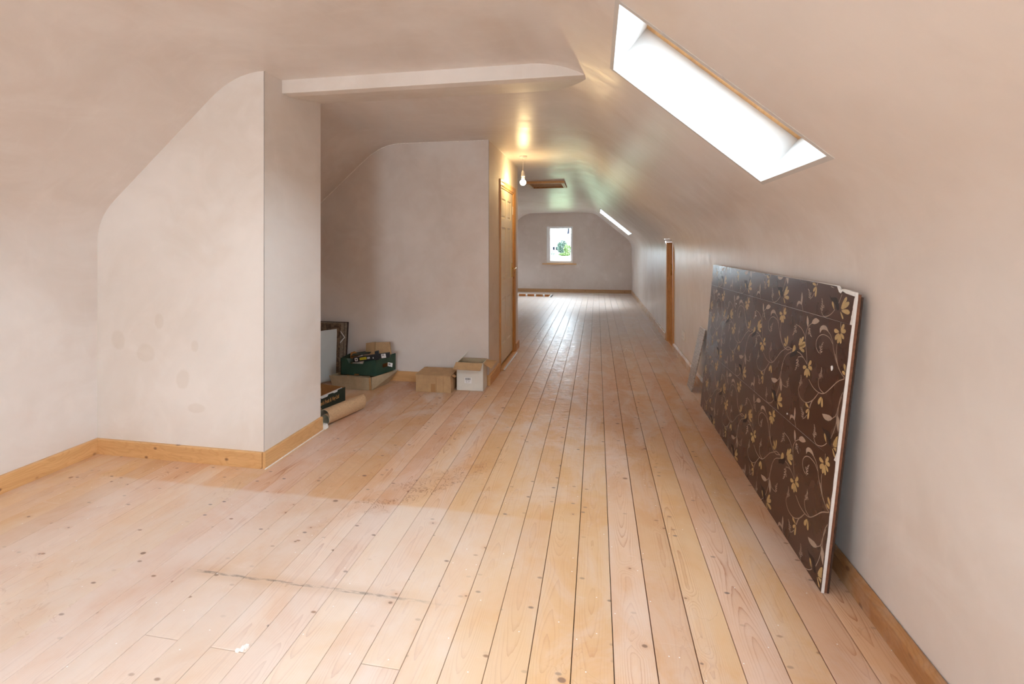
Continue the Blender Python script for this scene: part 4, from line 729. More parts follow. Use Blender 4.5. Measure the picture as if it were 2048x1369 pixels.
# ---- floral board and the boards behind it
BO = Vector((.855, 2.015, 0)); BV = Vector((.085, 0, 1.19)).normalized(); BN = Vector((0, 1, 0)).cross(BV)
BL = math.sqrt(.085**2+1.19**2)
def BP(u, v, w=0): return BO + Vector((0, 1, 0))*u + BV*v + BN*w
t = NT('brown_wallpaper'); n = t.noise(t.obj(), 60, 3, .6); n2 = t.noise(t.obj(), 3, 4, .6)
c = t.mix(t.mapr(n2, .3, .7), srgb(66, 39, 28), srgb(76, 47, 35))
t.principled(Base_Color=c, Roughness=t.mapr(n2, .3, .7, .24, .32), Normal=t.bump(n, .05, .001), Specular_IOR_Level=.36); M['wallpaper'] = t.mat
M['gold'] = simple('old_gold_print', srgb(184, 156, 106), .4, var=.12, scale=90, spec=.5)
M['silver'] = simple('taupe_print', srgb(168, 148, 132), .4, var=.08, scale=90)
M['darkp'] = simple('near_black_print', srgb(38, 25, 21), .45, spec=.3, var=.05)
M['gypsum'] = simple('white_gypsum_core', (.80, .80, .79), .85, var=.05, scale=50, bump=.2)
M['hard'] = simple('reddish_brown_board_edge', srgb(128, 84, 62), .75, var=.2, scale=60)
M['darkboard'] = simple('dark_board', srgb(62, 44, 36), .6, var=.2, scale=40)
root = empty('floral_board', BO, label='large leaning board covered in glossy brown wallpaper with gold flowers', cat='board')
rb = random.Random(5)
def loc_(p): return tuple(Vector(p) - BO)
def nearu(v): return lerp(.012, -.066, v/1.19)
def faru(v): return lerp(2.195, 2.116, v/1.19)
# gypsum core
core = [(nearu(0), .002), (faru(0), .002), (faru(1.19), 1.190), (.075, 1.190), (.062, 1.180), (.045, 1.176), (.030, 1.181), (nearu(1.19)+.004, 1.176), (nearu(1.14), 1.150)]
MB().prism([loc_(BP(u, v, .0)) for u, v in core], BN*.0095).build('core', M['gypsum'], root)
seams = [(-.002, .482, .527), (0.0, 1.022, 1.054), (0, 1.189, 1.190)]
# strip lines v(u): seam height runs slightly lower at the far end
def seam(k, u): f, nr = seams[k][1], seams[k][2]; return lerp(nr, f, max(0, min(1, u/2.15)))
strips = []
for k in range(3):
    vb = (lambda u: .003) if k == 0 else (lambda u, k=k: seam(k-1, u)+.0006)
    vt = (lambda u, k=k: seam(k, u)-.0006)
    v0, v1 = (.003, seams[0][2]) if k == 0 else (seams[k-1][2], seams[k][2])
    pts = []
    ns = 14
    near = []
    for j in range(ns+1):
        v = lerp(v0, v1, j/ns)
        inset = {0: lerp(.003, .006, (j/ns)**2), 1: lerp(.008, .004, j/ns), 2: lerp(.016, .002, j/ns)}[k]
        near.append((nearu(v) + inset + rb.uniform(-.0018, .0018), v))
    if k == 1: near[0] = (near[0][0]+.012, near[0][1])
    if k == 2: near = near[:-3] + [(.006, 1.166), (.030, 1.172), (.042, 1.162), (.060, 1.166), (.078, 1.187)]
    bot = [(faru(v0)*j/10 + near[0][0]*(1-j/10), vb(faru(v0)*j/10)) for j in range(10, 0, -1)]
    top = [(faru(v1)*j/10 + near[-1][0]*(1-j/10), vt(faru(v1)*j/10)) for j in range(1, 11)]
    poly = near + top + bot
    st = MB().prism([loc_(BP(u, v, -.0010)) for u, v in poly], BN*.0010).build('wallpaper_strip', M['wallpaper'], root)
    strips.append((k, near, v0, v1))
# printed flowers: one repeat, 0.57 m long in a 0.53 m strip (units 0.1 mm)
def clip(poly, f):
    out = []
    for i in range(len(poly)):
        a, b2 = poly[i], poly[(i+1) % len(poly)]; fa, fb_ = f(a), f(b2)
        if fa >= 0: out.append(a)
        if (fa >= 0) != (fb_ >= 0):
            tt = fa/(fa-fb_); out.append((lerp(a[0], b2[0], tt), lerp(a[1], b2[1], tt)))
    return out
prints = {'g': MB(), 's': MB(), 'd': MB()}
def put(kind, poly, k, w):
    v_lo = (lambda u: .004) if k == 0 else (lambda u: seam(k-1, u)+.002)
    v_hi = lambda u: seam(k, u)-.002 if k < 2 else (1.186 if u > .10 else 1.160)
    ins = .009
    p = clip(poly, lambda q: q[1]-v_lo(q[0])); 
    if len(p) > 2: p = clip(p, lambda q: v_hi(q[0])-q[1])
    if len(p) > 2: p = clip(p, lambda q: q[0]-(nearu(q[1]) + (ins if k != 2 else lerp(.028, .008, max(0, (q[1]-1.05)/.14)))))
    if len(p) > 2: p = clip(p, lambda q: faru(q[1])-.003-q[0])
    if len(p) < 3: return
    n = len(p); key = {'g': 'g', 's': 's', 'S': 's', 'd': 'd'}[kind]
    prints[key].add([loc_(BP(u, v, w)) for u, v in p], [tuple(range(n))])
for k in range(3):
    vbase = 0.0 if k == 0 else seams[k-1][2]
    ush = {0: .039, 1: 0.0, 2: .020}[k]
    for rep in range(-2, 4):
        for e in MOTIF:
            du = ush + rep*.5715
            def tr(p):
                u = p[0]*1e-4 + du; v = p[1]*1e-4
                base = (seam(k-1, u) if k else seam(0, u)-.528)
                return (u, base + v)
            P = [tr(p) for p in e[1]]
            if max(p[0] for p in P) < -.07 or min(p[0] for p in P) > 2.2: continue
            if e[0] == 'S':
                w = e[2]/2*1.6
                for a, b2 in zip(P, P[1:]):
                    d = Vector((b2[0]-a[0], b2[1]-a[1]))
                    if d.length < 1e-5: continue
                    d.normalize(); nx, ny = -d.y*w, d.x*w; ex, ey = d.x*w*.4, d.y*w*.4
                    put('S', [(a[0]-nx-ex, a[1]-ny-ey), (b2[0]-nx+ex, b2[1]-ny+ey), (b2[0]+nx+ex, b2[1]+ny+ey), (a[0]+nx-ex, a[1]+ny-ey)], k, -.00115)
            else: put(e[0], P, k, {'g': -.00122, 's': -.00118, 'd': -.00112}[e[0]])
for key, mt, nm in (('g', 'gold', 'gold_petal_print'), ('s', 'silver', 'taupe_vine_print'), ('d', 'darkp', 'black_leaf_print')):
    o = prints[key].build(nm, M[mt], root, fix=False); o['kind'] = 'stuff'
# chipped plaster spots
def chip(u, v, r):
    pts = [(u + r*rb.uniform(.5, 1.2)*math.cos(a), v + r*rb.uniform(.5, 1.2)*math.sin(a)) for a in [k*math.pi/4 for k in range(8)]]
    MB().prism([loc_(BP(a, b2, -.0028)) for a, b2 in pts], BN*.0016).build('chip', M['gypsum'], root)
for u, v, r in ((.065, .865, .011), (.995, .935, .005), (1.40, .955, .006), (1.41, .905, .004), (.45, .545, .005)): chip(u, v, r)
for nm, mt, w, dv, du, th, lab in (('hardboard_sheet', 'hard', .0100, -.004, .006, .012, 'reddish brown hardboard sheet sandwiched behind the floral board'),
                                 ('dark_sheet', 'darkboard', .0225, -.012, .004, .006, 'dark sheet at the back of the leaning boards against the wall')):
    pts = [(nearu(0)+du, -.0), (faru(0)+.01, -.0), (faru(1.19)+.004, 1.19+dv), (nearu(1.19)+du, 1.172+dv)]
    P4 = [BP(u, v, w) for u, v in pts]
    base = Vector(P4[0]); base.z = 0
    mb = MB(); mb.prism([Vector(p) + Vector((0, 0, -min(0, BN.z*th))) - base for p in P4], BN*th)
    o = mb.build(nm, M[mt], loc=base); tag(o, lab, 'board')

# ---- grey laminate offcut leaning beyond it
t = NT('grey_laminate'); x, y, z = t.sep(t.obj()); n = t.noise(t.comb(t.m('MULTIPLY', y, 8.0), 0.0, t.m('MULTIPLY', z, 60.0)), 1.6, 4, .6, .6)
t.principled(Base_Color=t.mix(t.mapr(n, .35, .65), srgb(128, 112, 98), srgb(176, 166, 156)), Roughness=.3); M['lam'] = t.mat
a0, a1 = Vector((.850, 4.585, .001)), Vector((.850, 4.80, .001)); b0, b1 = Vector((.966, 4.555, .575)), Vector((.966, 4.79, .572))
o = MB().panel(a0-a0, a1-a0, b1-a0, b0-a0, .009).build('laminate_offcut', M['lam'], loc=a0, bevel=.001)
tag(o, 'small grey laminate offcut leaning on the wall beyond the floral board', 'panel')

# ---- tiny litter on the floor
o = MB(); rb2 = random.Random(2)
for k in range(5):
    c_ = Vector((rb2.uniform(-.01, .01), rb2.uniform(-.012, .012), .005)); o.box(c_.x-.006, c_.x+.006, c_.y-.004, c_.y+.005, .0, .004+c_.z)
tag(o.build('plaster_crumb', M['crumb'], loc=(-1.163, 1.408, 0), bevel=.0015), 'white plaster crumb on the end joint of a front board', 'crumb')
o = MB().prism([(0, 0, 0), (.030, 0, 0), (.036, 0, .008), (.029, 0, .036), (0, 0, .036)], (0, .03, 0)).build('plastic_offcut', M['white'], loc=(-1.974, 3.186, .001), bevel=.002)
tag(o, 'small white plastic offcut by the end of the chimney baseboard', 'offcut')

# ---- cardboard helpers
def yaw(o, a): o.rotation_euler = (0, 0, a); return o
def barcode(parent, org, ux, uz, w, h, n=12, seed=1):
    r = random.Random(seed); mb = MB(); org, ux, uz = Vector(org), Vector(ux), Vector(uz); nn = ux.cross(uz).normalized()*.0004
    x = .12
    for k in range(n):
        ww = r.choice([.02, .035, .05])
        p = org + nn
        mb.add([p+ux*(x*w)+uz*(.55*h), p+ux*((x+ww)*w)+uz*(.55*h), p+ux*((x+ww)*w)+uz*(.92*h), p+ux*(x*w)+uz*(.92*h)], [(0, 1, 2, 3)])
        x += ww + .028
        if x > .86: break
    for j, (a, b2) in enumerate(((.18, .42), (.5, .8), (.2, .35), (.45, .72), (.25, .4))):
        zz = .42-.075*j
        mb.add([p+ux*(a*w)+uz*(zz*h), p+ux*(b2*w)+uz*(zz*h), p+ux*(b2*w)+uz*((zz+.035)*h), p+ux*(a*w)+uz*((zz+.035)*h)], [(0, 1, 2, 3)])
    return mb.build('barcode_print', M['ink'], parent, fix=False)

# ---- brown closed box
root = empty('cardboard_box', (-1.636, 4.160, 0), math.atan2(.008, .338), label='low closed brown cardboard box with a strip of tape, beside the white box', cat='box')
w, d, h = .335, .235, .152
mb = MB(); mb.hexa([(0,0,0),(w,0,0),(w-.005,d,0),(.004,d,0),(0,-.002,h),(w-.008,.004,h-.004),(w-.006,d,h+.010),(.004,d,h+.006)])
mb.build('carton', M['card'], root, bevel=.003)
MB().panel((-.006,-.006,h+.001), (w-.006,-.004,h-.001), (w+.012,d-.012,h+.016), (.004,d+.002,h+.012), .004).build('lid_flap', M['card'], root)
MB().panel((w-.006,.03,h-.004),(w+.022,.045,h-.022),(w+.030,.075,h-.018),(w+.004,.07,h+.002), .003).build('torn_flap', M['card_core'], root)
MB().panel((.02,d-.03,h+.010),(.03,d-.01,h+.022),(.045,d-.01,h+.018),(.04,d-.03,h+.010), .003).build('torn_flap', M['card_core'], root)
MB().add([(.145,-.0012,.004),(.188,-.0012,.004),(.188,-.0030,.078),(.145,-.0030,.078)], [(0,1,2,3)]).build('tape', M['tape'], root, fix=False)
for xx in (.195, .262): MB().box(xx, xx+.0015, -.0028, 0, .006, h-.006).build('crease', M['card_core'], root)

# ---- white open box
root = empty('cardboard_box', (-1.279, 4.270, 0), .012, label='tall white cardboard box with open flaps and a barcode label, in the wall corner', cat='box')
w, d, h, T = .252, .165, .258, .004
def P_(nm, a, b2, c_, d_, m, par=None, t_=T): return MB().panel(a, b2, c_, d_, t_).build(nm, m, par or root)
body = MB(); body.panel((0,0,0),(w,0,0),(w,0,h),(0,0,h), -T); body.panel((0,d,0),(w,d,0),(w,d,h),(0,d,h), T); body.panel((0,0,0),(0,d,0),(0,d,h),(0,0,h), T); body.panel((w,0,0),(w,d,0),(w,d,h),(w,0,h), -T); body.box(0,w,0,d,0,.004)
body.build('carton', M['card_white'], root)
il = MB(); e = T+.0008; il.panel((e,d-e,.005),(w-e,d-e,.005),(w-e,d-e,h-.001),(e,d-e,h-.001), -.0006); il.panel((e,e,.005),(e,d-e,.005),(e,d-e,h-.001),(e,e,h-.001), .0006); il.panel((w-e,e,.005),(w-e,d-e,.005),(w-e,d-e,h-.001),(w-e,e,h-.001), .0006); il.box(e,w-e,e,d-e,.005,.006)
il.build('lining', M['card_pale'], root)
P_('flap', (-.006,0,h+.002), (w-.006,0,h), (w-.014,-.062,h-.052), (-.020,-.062,h-.050), M['card'])
P_('flap', (w,.006,h), (w,d,h), (w+.100,d-.030,h-.002), (w+.085,-.020,h-.040), M['card'])
P_('flap', (0,d,h), (0,.0,h), (.035,-.02,h+.075) if False else (-.002,.02,h+.004), (.02,d,h+.004), M['card_white'])
P_('flap', (0,.0,h), (0,d-.03,h), (.075,d-.04,h+.075), (.062,.10,h+.066), M['card_white'])
P_('flap', (.0,d,h),(w,d,h),(w,d+.002,h+.004),(0,d+.002,h+.004), M['card'])
lab = MB().box(.075, .142, -.0012, -.0004, .068, .122).build('label', M['label'], root)
barcode(lab, (.075, -.0014, .068), (1, 0, 0), (0, 0, 1), .067, .054, 14)

# ---- flattened tray under the green crate
root = empty('cardboard_tray', (-2.43, 4.12, 0), 0, label='pale brown torn cardboard tray on the floor under the green crate', cat='tray')
w, d = .37, .28
def P_(nm, a, b2, c_, d_, m, par=None, t_=.004): return MB().panel(a, b2, c_, d_, t_).build(nm, m, par or root)
MB().box(0, w, 0, d, 0, .005).build('base', M['card_pale'], root)
fr_ = MB(); fr_.add([], []); 
P_('front_side', (0,0,.002), (w-.012,0,.002), (w-.002,-.030,.125), (-.028,-.030,.128), M['card_pale'])
P_('end_side', (w+.008,.004,.002), (w+.055,d-.02,.002), (w+.150,d+.0,.128), (w+.018,-.020,.126), M['card_pale'])
P_('end_side', (0,0,.004), (0,d-.03,.004), (-.008,d-.03,.11), (-.026,0,.125), M['card_pale'])
P_('rear_side', (0,d,.004), (w,d,.004), (w,d+.02,.11), (0,d+.02,.11), M['card_pale'])
P_('torn_edge', (w-.013,-.001,.002), (w+.008,.004,.002), (w+.014,-.022,.126), (w-.002,-.031,.124), M['card_core'], t_=.002)
P_('inner_flap', (.06,.0,.120), (w-.03,-.004,.122), (w-.02,.03,.115), (.06,.03,.115), M['card_pale'])

# ---- green crate
GX, GY, GZ = -2.385, 4.165, .122
root = empty('vegetable_crate', (GX, GY, GZ), 0, label='green cardboard vegetable crate with a notched front, full of scraps, on the tray', cat='crate')
w, d, h = .355, .255, .155
def gp(nm, pts, thick, m, par=None): return MB().prism(pts, thick).build(nm, m, par or root)
gp('front_side', [(0,0,0),(.17-.035,0,0),(.17-.035,0,.012),(.185,0,.012),(.185,0,0),(w,0,0),(w,0,h-.004),(.245,0,h-.004),(.225,0,h-.050),(.085,0,h-.048),(.075,0,h-.028),(.060,0,h-.002),(0,0,h)], (0,.006,0), M['green'])
gp('rear_side', [(0,d,0),(w,d,0),(w,d,h*.8),(0,d,h*.8)], (0,-.006,0), M['green_inside'])
gp('end_side', [(0,0,0),(0,d,0),(0,d,h+.008),(0,0,h)], (.006,0,0), M['green'])
# right end with a hand hole
xe = w
for pts in ([(0,0),(d,0),(d,.055),(0,.055)], [(0,.055),(.085,.055),(.085,.092),(0,.092)], [(.165,.055),(d,.055),(d,.092),(.165,.092)], [(0,.092),(d,.092),(d,h+.006),(0,h)]):
    gp('end_side', [(xe+a*.33, a, b2) for a, b2 in pts], (-.006, 0, 0), M['green'])
gp('corner_fold', [(w-.034,-.0015,0),(w,-.0015,0),(w,-.0015,h-.03),(w-.012,-.0015,h-.045),(w-.034,-.0015,h-.060)], (0,.001,0), M['green'])
gp('inner_flap', [(.060,.001,h-.002),(.115,.03,h-.010),(.118,.03,h-.045),(.085,.002,h-.048)], (0,.003,0), M['green'])
MB().box(.006, w-.006, .006, d-.006, 0, .006).build('base', M['green_inside'], root)
# swinging label on the hand hole
lab = gp('paper_tag', [(xe+.052,.150,.095),(xe+.088,.175,.082),(xe+.085,.172,.045),(xe+.050,.148,.060)], (.002,-.003,0), M['label'])
barcode(lab, (xe+.056,.145,.050), (.032,.022,-.010), (0,0,1), .9, .040, 8, 3)

# scraps in the crate
def crumple(name, loc, size, mat, seed, parent=None):
    r = random.Random(seed); bm = bmesh.new(); bmesh.ops.create_icosphere(bm, subdivisions=3, radius=1)
    from mathutils import noise as mn
    for v in bm.verts:
        k = 1 + .38*mn.noise(v.co*2.1 + Vector((seed*3.1, 0, 0))) + .22*mn.noise(v.co*5.0 + Vector((0, seed, 0)))
        v.co = Vector((v.co.x*size[0]*k, v.co.y*size[1]*k, v.co.z*size[2]*k))
    me = bpy.data.meshes.new(name); bm.to_mesh(me); bm.free(); me.materials.append(mat)
    o = bpy.data.objects.new(name, me); col.objects.link(o); o.location = loc
    if parent: o.parent = parent
    return o
o = crumple('crumpled_paper', (GX+.155, GY+.06, GZ+.080), (.065, .045, .050), M['paper'], 2); tag(o, 'crumpled white paper inside the notch of the green crate', 'paper')
o = gp('card_piece', [(.03,.20,.01),(.20,.23,.01),(.20,.24,.140),(.12,.235,.150),(.07,.225,.185),(.03,.22,.175)], (0,.004,0), M['green_inside']); o.parent = None
o.location = (GX, GY-.09, GZ+.004); tag(o, 'orange-brown cardboard piece standing in the left of the green crate', 'cardboard')
o = MB().panel((.0,.0,.0),(.17,.05,.022),(.15,.14,.03),(-.02,.10,.01), .004).build('board_scrap', M['green_dark'], loc=(GX+.07, GY+.06, GZ+.158)); tag(o, 'thin dark green card scrap lying behind the black spirit level', 'cardboard')
o = MB().tube([(0,0,0),(.03,.01,.018),(.065,.02,.028)], [.009,.011,.012], 10).build('paper_roll', M['paper'], loc=(GX+.155, GY-.012, GZ+.152)); tag(o, 'short white paper roll end poking up beside the black level', 'paper')
# folded brown carton standing behind
root = empty('folded_carton', (GX+.17, GY+.19, GZ+.158), 0, label='creased brown folded carton standing on the back of the green crate', cat='carton')
mb = MB(); mb.panel((0,0,0),(.10,-.012,.0),(.10,-.002,.122),(.0,.012,.105), .028); mb.panel((.10,-.012,.0),(.255,.006,.006),(.235,.018,.122),(.10,-.002,.118), .028)
mb.build('carton', M['card'], root, bevel=.003)
MB().tube([(.104,-.014,.01),(.108,-.010,.07),(.102,-.004,.118)], .0022, 6).build('fold', M['card_core'], root)
MB().add([(.195,-.0015,.035),(.235,.003,.035),(.235,.006,.058),(.205,.001,.060)], [(0,1,2,3)]).build('green_print', M['green'], root, fix=False)
# black level in its sleeve
root = empty('spirit_level', (GX+.150, GY-.022, GZ+.126), 0, label='black spirit level in a printed sleeve lying across the green crate', cat='tool')
dirv = Vector((.345, .03, .055)); L_ = dirv.length; ax = dirv.normalized(); up = Vector((0, -.05, 1)).normalized(); up = (up - ax*up.dot(ax)).normalized(); fw_ = ax.cross(up)
if fw_.y > 0: fw_ = -fw_
def LV(a, b2, w=0): return ax*a + up*b2 + fw_*w
def lbar(nm, a0_, a1_, b0_, b1_, w0, w1, m, bev=0):
    pts = [LV(a, b2, w) for w in (w0, w1) for a, b2 in ((a0_, b0_), (a1_, b0_), (a1_, b1_), (a0_, b1_))]
    return MB().hexa(pts).build(nm, m, root, bevel=bev)
lbar('body', 0, L_, 0, .046, -.012, .012, M['blackp'], .002)
lbar('clip', L_*.62, L_*.71, -.006, .075, -.015, .015, M['blackp'], .002)
lab = lbar('label', L_*.78, L_*.90, .004, .042, .0122, .0130, M['label'])
barcode(lab, LV(L_*.78, .004, .0132), ax, up, L_*.12, .038, 8, 5) 
def text(body, size, mat, org, ux, uz, parent, name='lettering', ext=.0003, bold=0.0, xs=1.0):
    cu = bpy.data.curves.new(name, 'FONT'); cu.body = body; cu.size = size; cu.extrude = ext; cu.offset = bold; cu.resolution_u = 3
    tmp = bpy.data.objects.new(name, cu); col.objects.link(tmp)
    me = bpy.data.meshes.new_from_object(tmp.evaluated_get(bpy.context.evaluated_depsgraph_get()))
    bpy.data.objects.remove(tmp)
    ux, uz = Vector(ux).normalized()*xs, Vector(uz).normalized(); nn = ux.cross(uz).normalized(); org = Vector(org)
    for v in me.vertices: c_ = v.co.copy(); v.co = org + ux*c_.x + uz*c_.y + nn*c_.z
    me.materials.clear(); me.materials.append(mat)
    o = bpy.data.objects.new(name, me); col.objects.link(o); o.parent = parent; return o
lbar('square_mark', L_*.045, L_*.12, .010, .040, .0122, .0128, M['label']); lbar('square_mark', L_*.065, L_*.10, .016, .034, .0128, .0132, M['blackp'])
lbar('yellow_mark', L_*.18, L_*.365, .014, .036, .0122, .0127, M['yellow'])
for k in range(6): lbar('yellow_mark_letter', L_*(.195+.028*k), L_*(.207+.028*k), .018, .032, .0127, .0130, M['blackp'])
for k in range(3): lbar('small_mark', L_*(.39+.026*k), L_*(.405+.026*k), .016, .032, .0122, .0127, M['label'])
lbar('square_mark', L_*.54, L_*.56, .012, .024, .0122, .0128, M['label'])

# ---- boards leaning in the corner of the alcove
t = NT('mottled_brown_stone_print'); n = t.noise(t.obj(), 26, 6, .7, 1.0); n2 = t.noise(t.obj(), 60, 4, .7, .5)
c = t.mix(t.mapr(n, .35, .68), srgb(66, 50, 38), srgb(140, 116, 92)); c = t.mix(t.m('MULTIPLY', t.mapr(n2, .62, .7), .5), c, srgb(176, 156, 130))
t.principled(Base_Color=c, Roughness=.4); M['stone'] = t.mat
t = NT('grey_brown_border'); n = t.noise(t.obj(), 70, 4, .7); t.principled(Base_Color=t.mix(t.mapr(n, .35, .65), srgb(118, 106, 92), srgb(150, 138, 122)), Roughness=.45); M['border'] = t.mat
root = empty('patterned_panel', (-2.90, 4.36, .0), 0, label='brown patterned panel with grey border leaning in the alcove corner', cat='panel')
W_, H_ = .455, .575
def lean(x, z, o_=0): return (x, .055*z/H_ - o_, z)
def lp(nm, x0, x1, z0, z1, o0, o1, m): 
    return MB().hexa([lean(x0,z0,o0),lean(x1,z0,o0),lean(x1,z0,o1),lean(x0,z0,o1),lean(x0,z1,o0),lean(x1,z1,o0),lean(x1,z1,o1),lean(x0,z1,o1)]).build(nm, m, root)
lp('backing', 0, W_, .002, H_, -.008, .0, M['darkboard']); lp('border', .004, W_-.012, .006, H_-.006, .0, .002, M['border'])
lp('centre', .02, W_-.078, .02, H_-.016, .002, .0035, M['stone']); lp('edge_line', W_-.040, W_-.036, .006, H_-.006, .002, .0028, M['darkboard'])
dm = MB()
for a0_, a1_, m_ in ((.062, .051, 0), (.034, .026, 1)):
    cx_, cz_ = W_-.0775, .425
    sq = [(1, 0), (0, 1), (-1, 0), (0, -1)]
    for i in (0, 3):
        p, q = sq[i], sq[(i+1) % 4]
        dm.add([lean(cx_+p[0]*a0_*.85, cz_+p[1]*a0_, .0040), lean(cx_+q[0]*a0_*.85, cz_+q[1]*a0_, .0040), lean(cx_+q[0]*a1_*.85, cz_+q[1]*a1_, .0040), lean(cx_+p[0]*a1_*.85, cz_+p[1]*a1_, .0040)], [(0, 1, 2, 3)], m_)
dm.build('diamond_motif', [M['label'], M['ink']], root)
# pale board in front
A0 = Vector((-2.78, 3.98, .018)); A1 = Vector((-2.515, 4.425, .004)); B0 = A0 + Vector((-.055, .035, .485)); B1 = A1 + Vector((-.03, .02, .500))
o = MB().panel(A0-A1, (0, 0, 0), B1-A1, B0-A1, .006).build('pale_board', M['white_panel'], loc=A1, bevel=.001)
tag(o, 'pale grey-white glazed board standing before the brown patterned panel', 'panel')
o = crumple('crumpled_packet', (-2.815, 4.412, .604), (.048, .016, .036), M['redp'], 7); tag(o, 'crumpled red and cream packet perched on the brown patterned panel', 'packet')
crumple('paper_corner', (.030, 0, -.008), (.030, .016, .022), simple('cream_print', srgb(196, 184, 160), .6, var=.3, scale=60), 9, o)
o['kind'] = 'thing'

# ---- dark green fruit crate, mostly hidden behind the chimney breast
fd = Vector((.06, .36, 0)).normalized(); C1 = Vector((-2.140, 3.812, 0))
root = empty('fruit_crate', C1, 0, label='dark green fruit and veg crate with orange lettering beside the paper roll', cat='crate')
Lc = .56; Hc = .118; inw = Vector((-fd.y, fd.x, 0))
def CP(a, z, w=0): return -fd*a + inw*w + Vector((0, 0, z))
MB().prism([CP(0,.001), CP(Lc,.001), CP(Lc,Hc), CP(.30,Hc-.004), CP(.285,Hc-.018), CP(.215,Hc-.018), CP(.200,Hc-.004) , CP(.150,Hc-.006), CP(.140,Hc-.014), CP(.095,Hc-.014), CP(.085,Hc+.002), CP(0,Hc)], inw*.006).build('long_side', M['green_dark'], root)
MB().prism([CP(.03,Hc-.02,.007), CP(.30,Hc-.02,.007), CP(.30,Hc+.001,.007), CP(.03,Hc+.003,.007)], inw*.012).build('inner_fold', M['paper'], root)
MB().prism([CP(0,.001,.006), CP(0,.001,.34), CP(0,Hc+.004,.34), CP(0,Hc,.006)], -fd*.006).build('end_side', M['green_inside'], root)
MB().prism([CP(0,.001,.334), CP(Lc,.001,.334), CP(Lc,Hc,.334), CP(0,Hc,.334)], inw*.006).build('long_side', M['green_dark'], root)
MB().prism([CP(Lc,.001,.006), CP(Lc,.001,.34), CP(Lc,Hc,.34), CP(Lc,Hc,.006)], fd*.006).build('end_side', M['green_inside'], root)
MB().prism([CP(.006,.001,.006), CP(Lc-.006,.001,.006), CP(Lc-.006,.001,.334), CP(.006,.001,.334)], Vector((0, 0, .005))).build('base', M['green_inside'], root)
text("ran's Fruit & Veg Ltd", .046, M['gold_ink'], CP(.312, .050, -.0008), fd, (0, 0, 1), root, xs=.60, bold=.0008)
text("ality", .024, M['gold_ink'], CP(.318, .018, -.0008), fd, (0, 0, 1), root, xs=.8)
# printed carton sheet in it
pc = CP(.26, .05, .07) + C1
o = MB().panel((0,0,0),(.13,.02,.0),(.11,.06,.145),(-.03,.04,.115), .006).build('printed_carton', M['card'], loc=(pc.x-.11, pc.y, .012)); tag(o, 'printed brown carton scrap standing inside the dark green fruit crate', 'carton')
pm = MB(); rr_ = random.Random(4)
for k in range(26):
    a, b2 = rr_.uniform(.02, .85), rr_.uniform(.15, .9); s_ = rr_.uniform(.006, .02)
    q = lambda a, b2: Vector((.13*a-.03*b2*(1), .02*a+.04*b2-.0006, .13*b2))
    pm.add([q(a, b2), q(a+s_*4, b2), q(a+s_*4, b2+s_*2.5), q(a, b2+s_*2.5)], [(0, 1, 2, 3)])
pmo = pm.build('black_print', M['ink'], o, fix=False, loc=(0, -.003, 0))

# ---- roll of brown-backed sheet
ax0 = Vector((-2.002, 3.262, 0)); ax1 = Vector((-1.905, 3.635, 0)); L_ = (ax1-ax0).length
root = empty('vinyl_roll', ax0, math.atan2(ax1.y-ax0.y, ax1.x-ax0.x), label='short roll of brown-backed sheet with white edge lying past the chimney breast', cat='roll')
def spiral(th):
    """thick sheet curled nearly twice: outer turn and a tighter inner one resting at the bottom"""
    pts = []
    for k in range(73):
        a = math.radians(-90 + k*9.2); f = k/72
        r = .058 - .018*min(1, max(0, (f-.35)/.35)); cy = -.012*min(1, max(0, (f-.35)/.35)); cz_ = r + .0012*f*0 + .0026*min(1, f/.5)
        pts.append((cy + r*math.cos(a), .001 + cz_ + r*math.sin(a), a))
    return pts
sp_ = spiral(0); T_ = .0022
def sheet(w0, w1, xa, xb, nm, mat):
    mb = MB(); n = len(sp_); vs = []
    for x in (xa, xb):
        for w in (w0, w1): vs += [(x + (.018*math.sin(a*1.0) if x > .1 else 0), y - math.cos(a)*w, z - math.sin(a)*w) for y, z, a in sp_]
    fs = []
    for i in range(n-1): fs += [(i, i+1, 2*n+i+1, 2*n+i), (n+i, 3*n+i, 3*n+i+1, n+i+1), (i, n+i, n+i+1, i+1), (2*n+i, 2*n+i+1, 3*n+i+1, 3*n+i)]
    mb.add(vs, fs); return mb.build(nm, mat, root, smooth=False)
sheet(0, T_*.4, 0, L_, 'backing_sheet', simple('kraft_backing', srgb(190, 156, 120), .85, var=.10, scale=90))
sheet(T_*.4, T_, -.0005, L_, 'vinyl_face', simple('pale_vinyl', srgb(206, 208, 194), .4, var=.03))
# ================================================================== garden beyond the far gable window
M['gravel'] = simple('pale_gravel', (.30, .29, .26), .9, var=.1, scale=3)
M['leaf'] = simple('garden_leaf', (.012, .034, .018), .7, var=.5, scale=2)
M['leaf_b'] = simple('yellow_green_leaf', (.045, .075, .012), .7, var=.4, scale=2)
M['house'] = simple('white_render', (.55, .55, .53), .8, var=.02)
M['slate'] = simple('slate_roof', (.012, .013, .018), .9, spec=0.0)
M['darkwin'] = simple('dark_window', (.002, .003, .006), .9, spec=0.0)
gz = -2.75
M['lawn'] = simple('green_lawn', (.085, .125, .045), .8, var=.3, scale=1)
g = MB().add([(-300, 13.8, gz), (300, 13.8, gz), (300, 112, gz), (-300, 112, gz)], [(0, 1, 2, 3)]).build('lawn', M['lawn'], fix=False)
tag(g, 'green lawn below the gable window', 'lawn', kind='structure')
g = MB().add([(-300, 112, gz), (300, 112, gz), (300, 600, gz), (-300, 600, gz)], [(0, 1, 2, 3)]).build('ground', M['gravel'], fix=False)
tag(g, 'pale overexposed ground outside the gable window', 'ground', kind='structure')
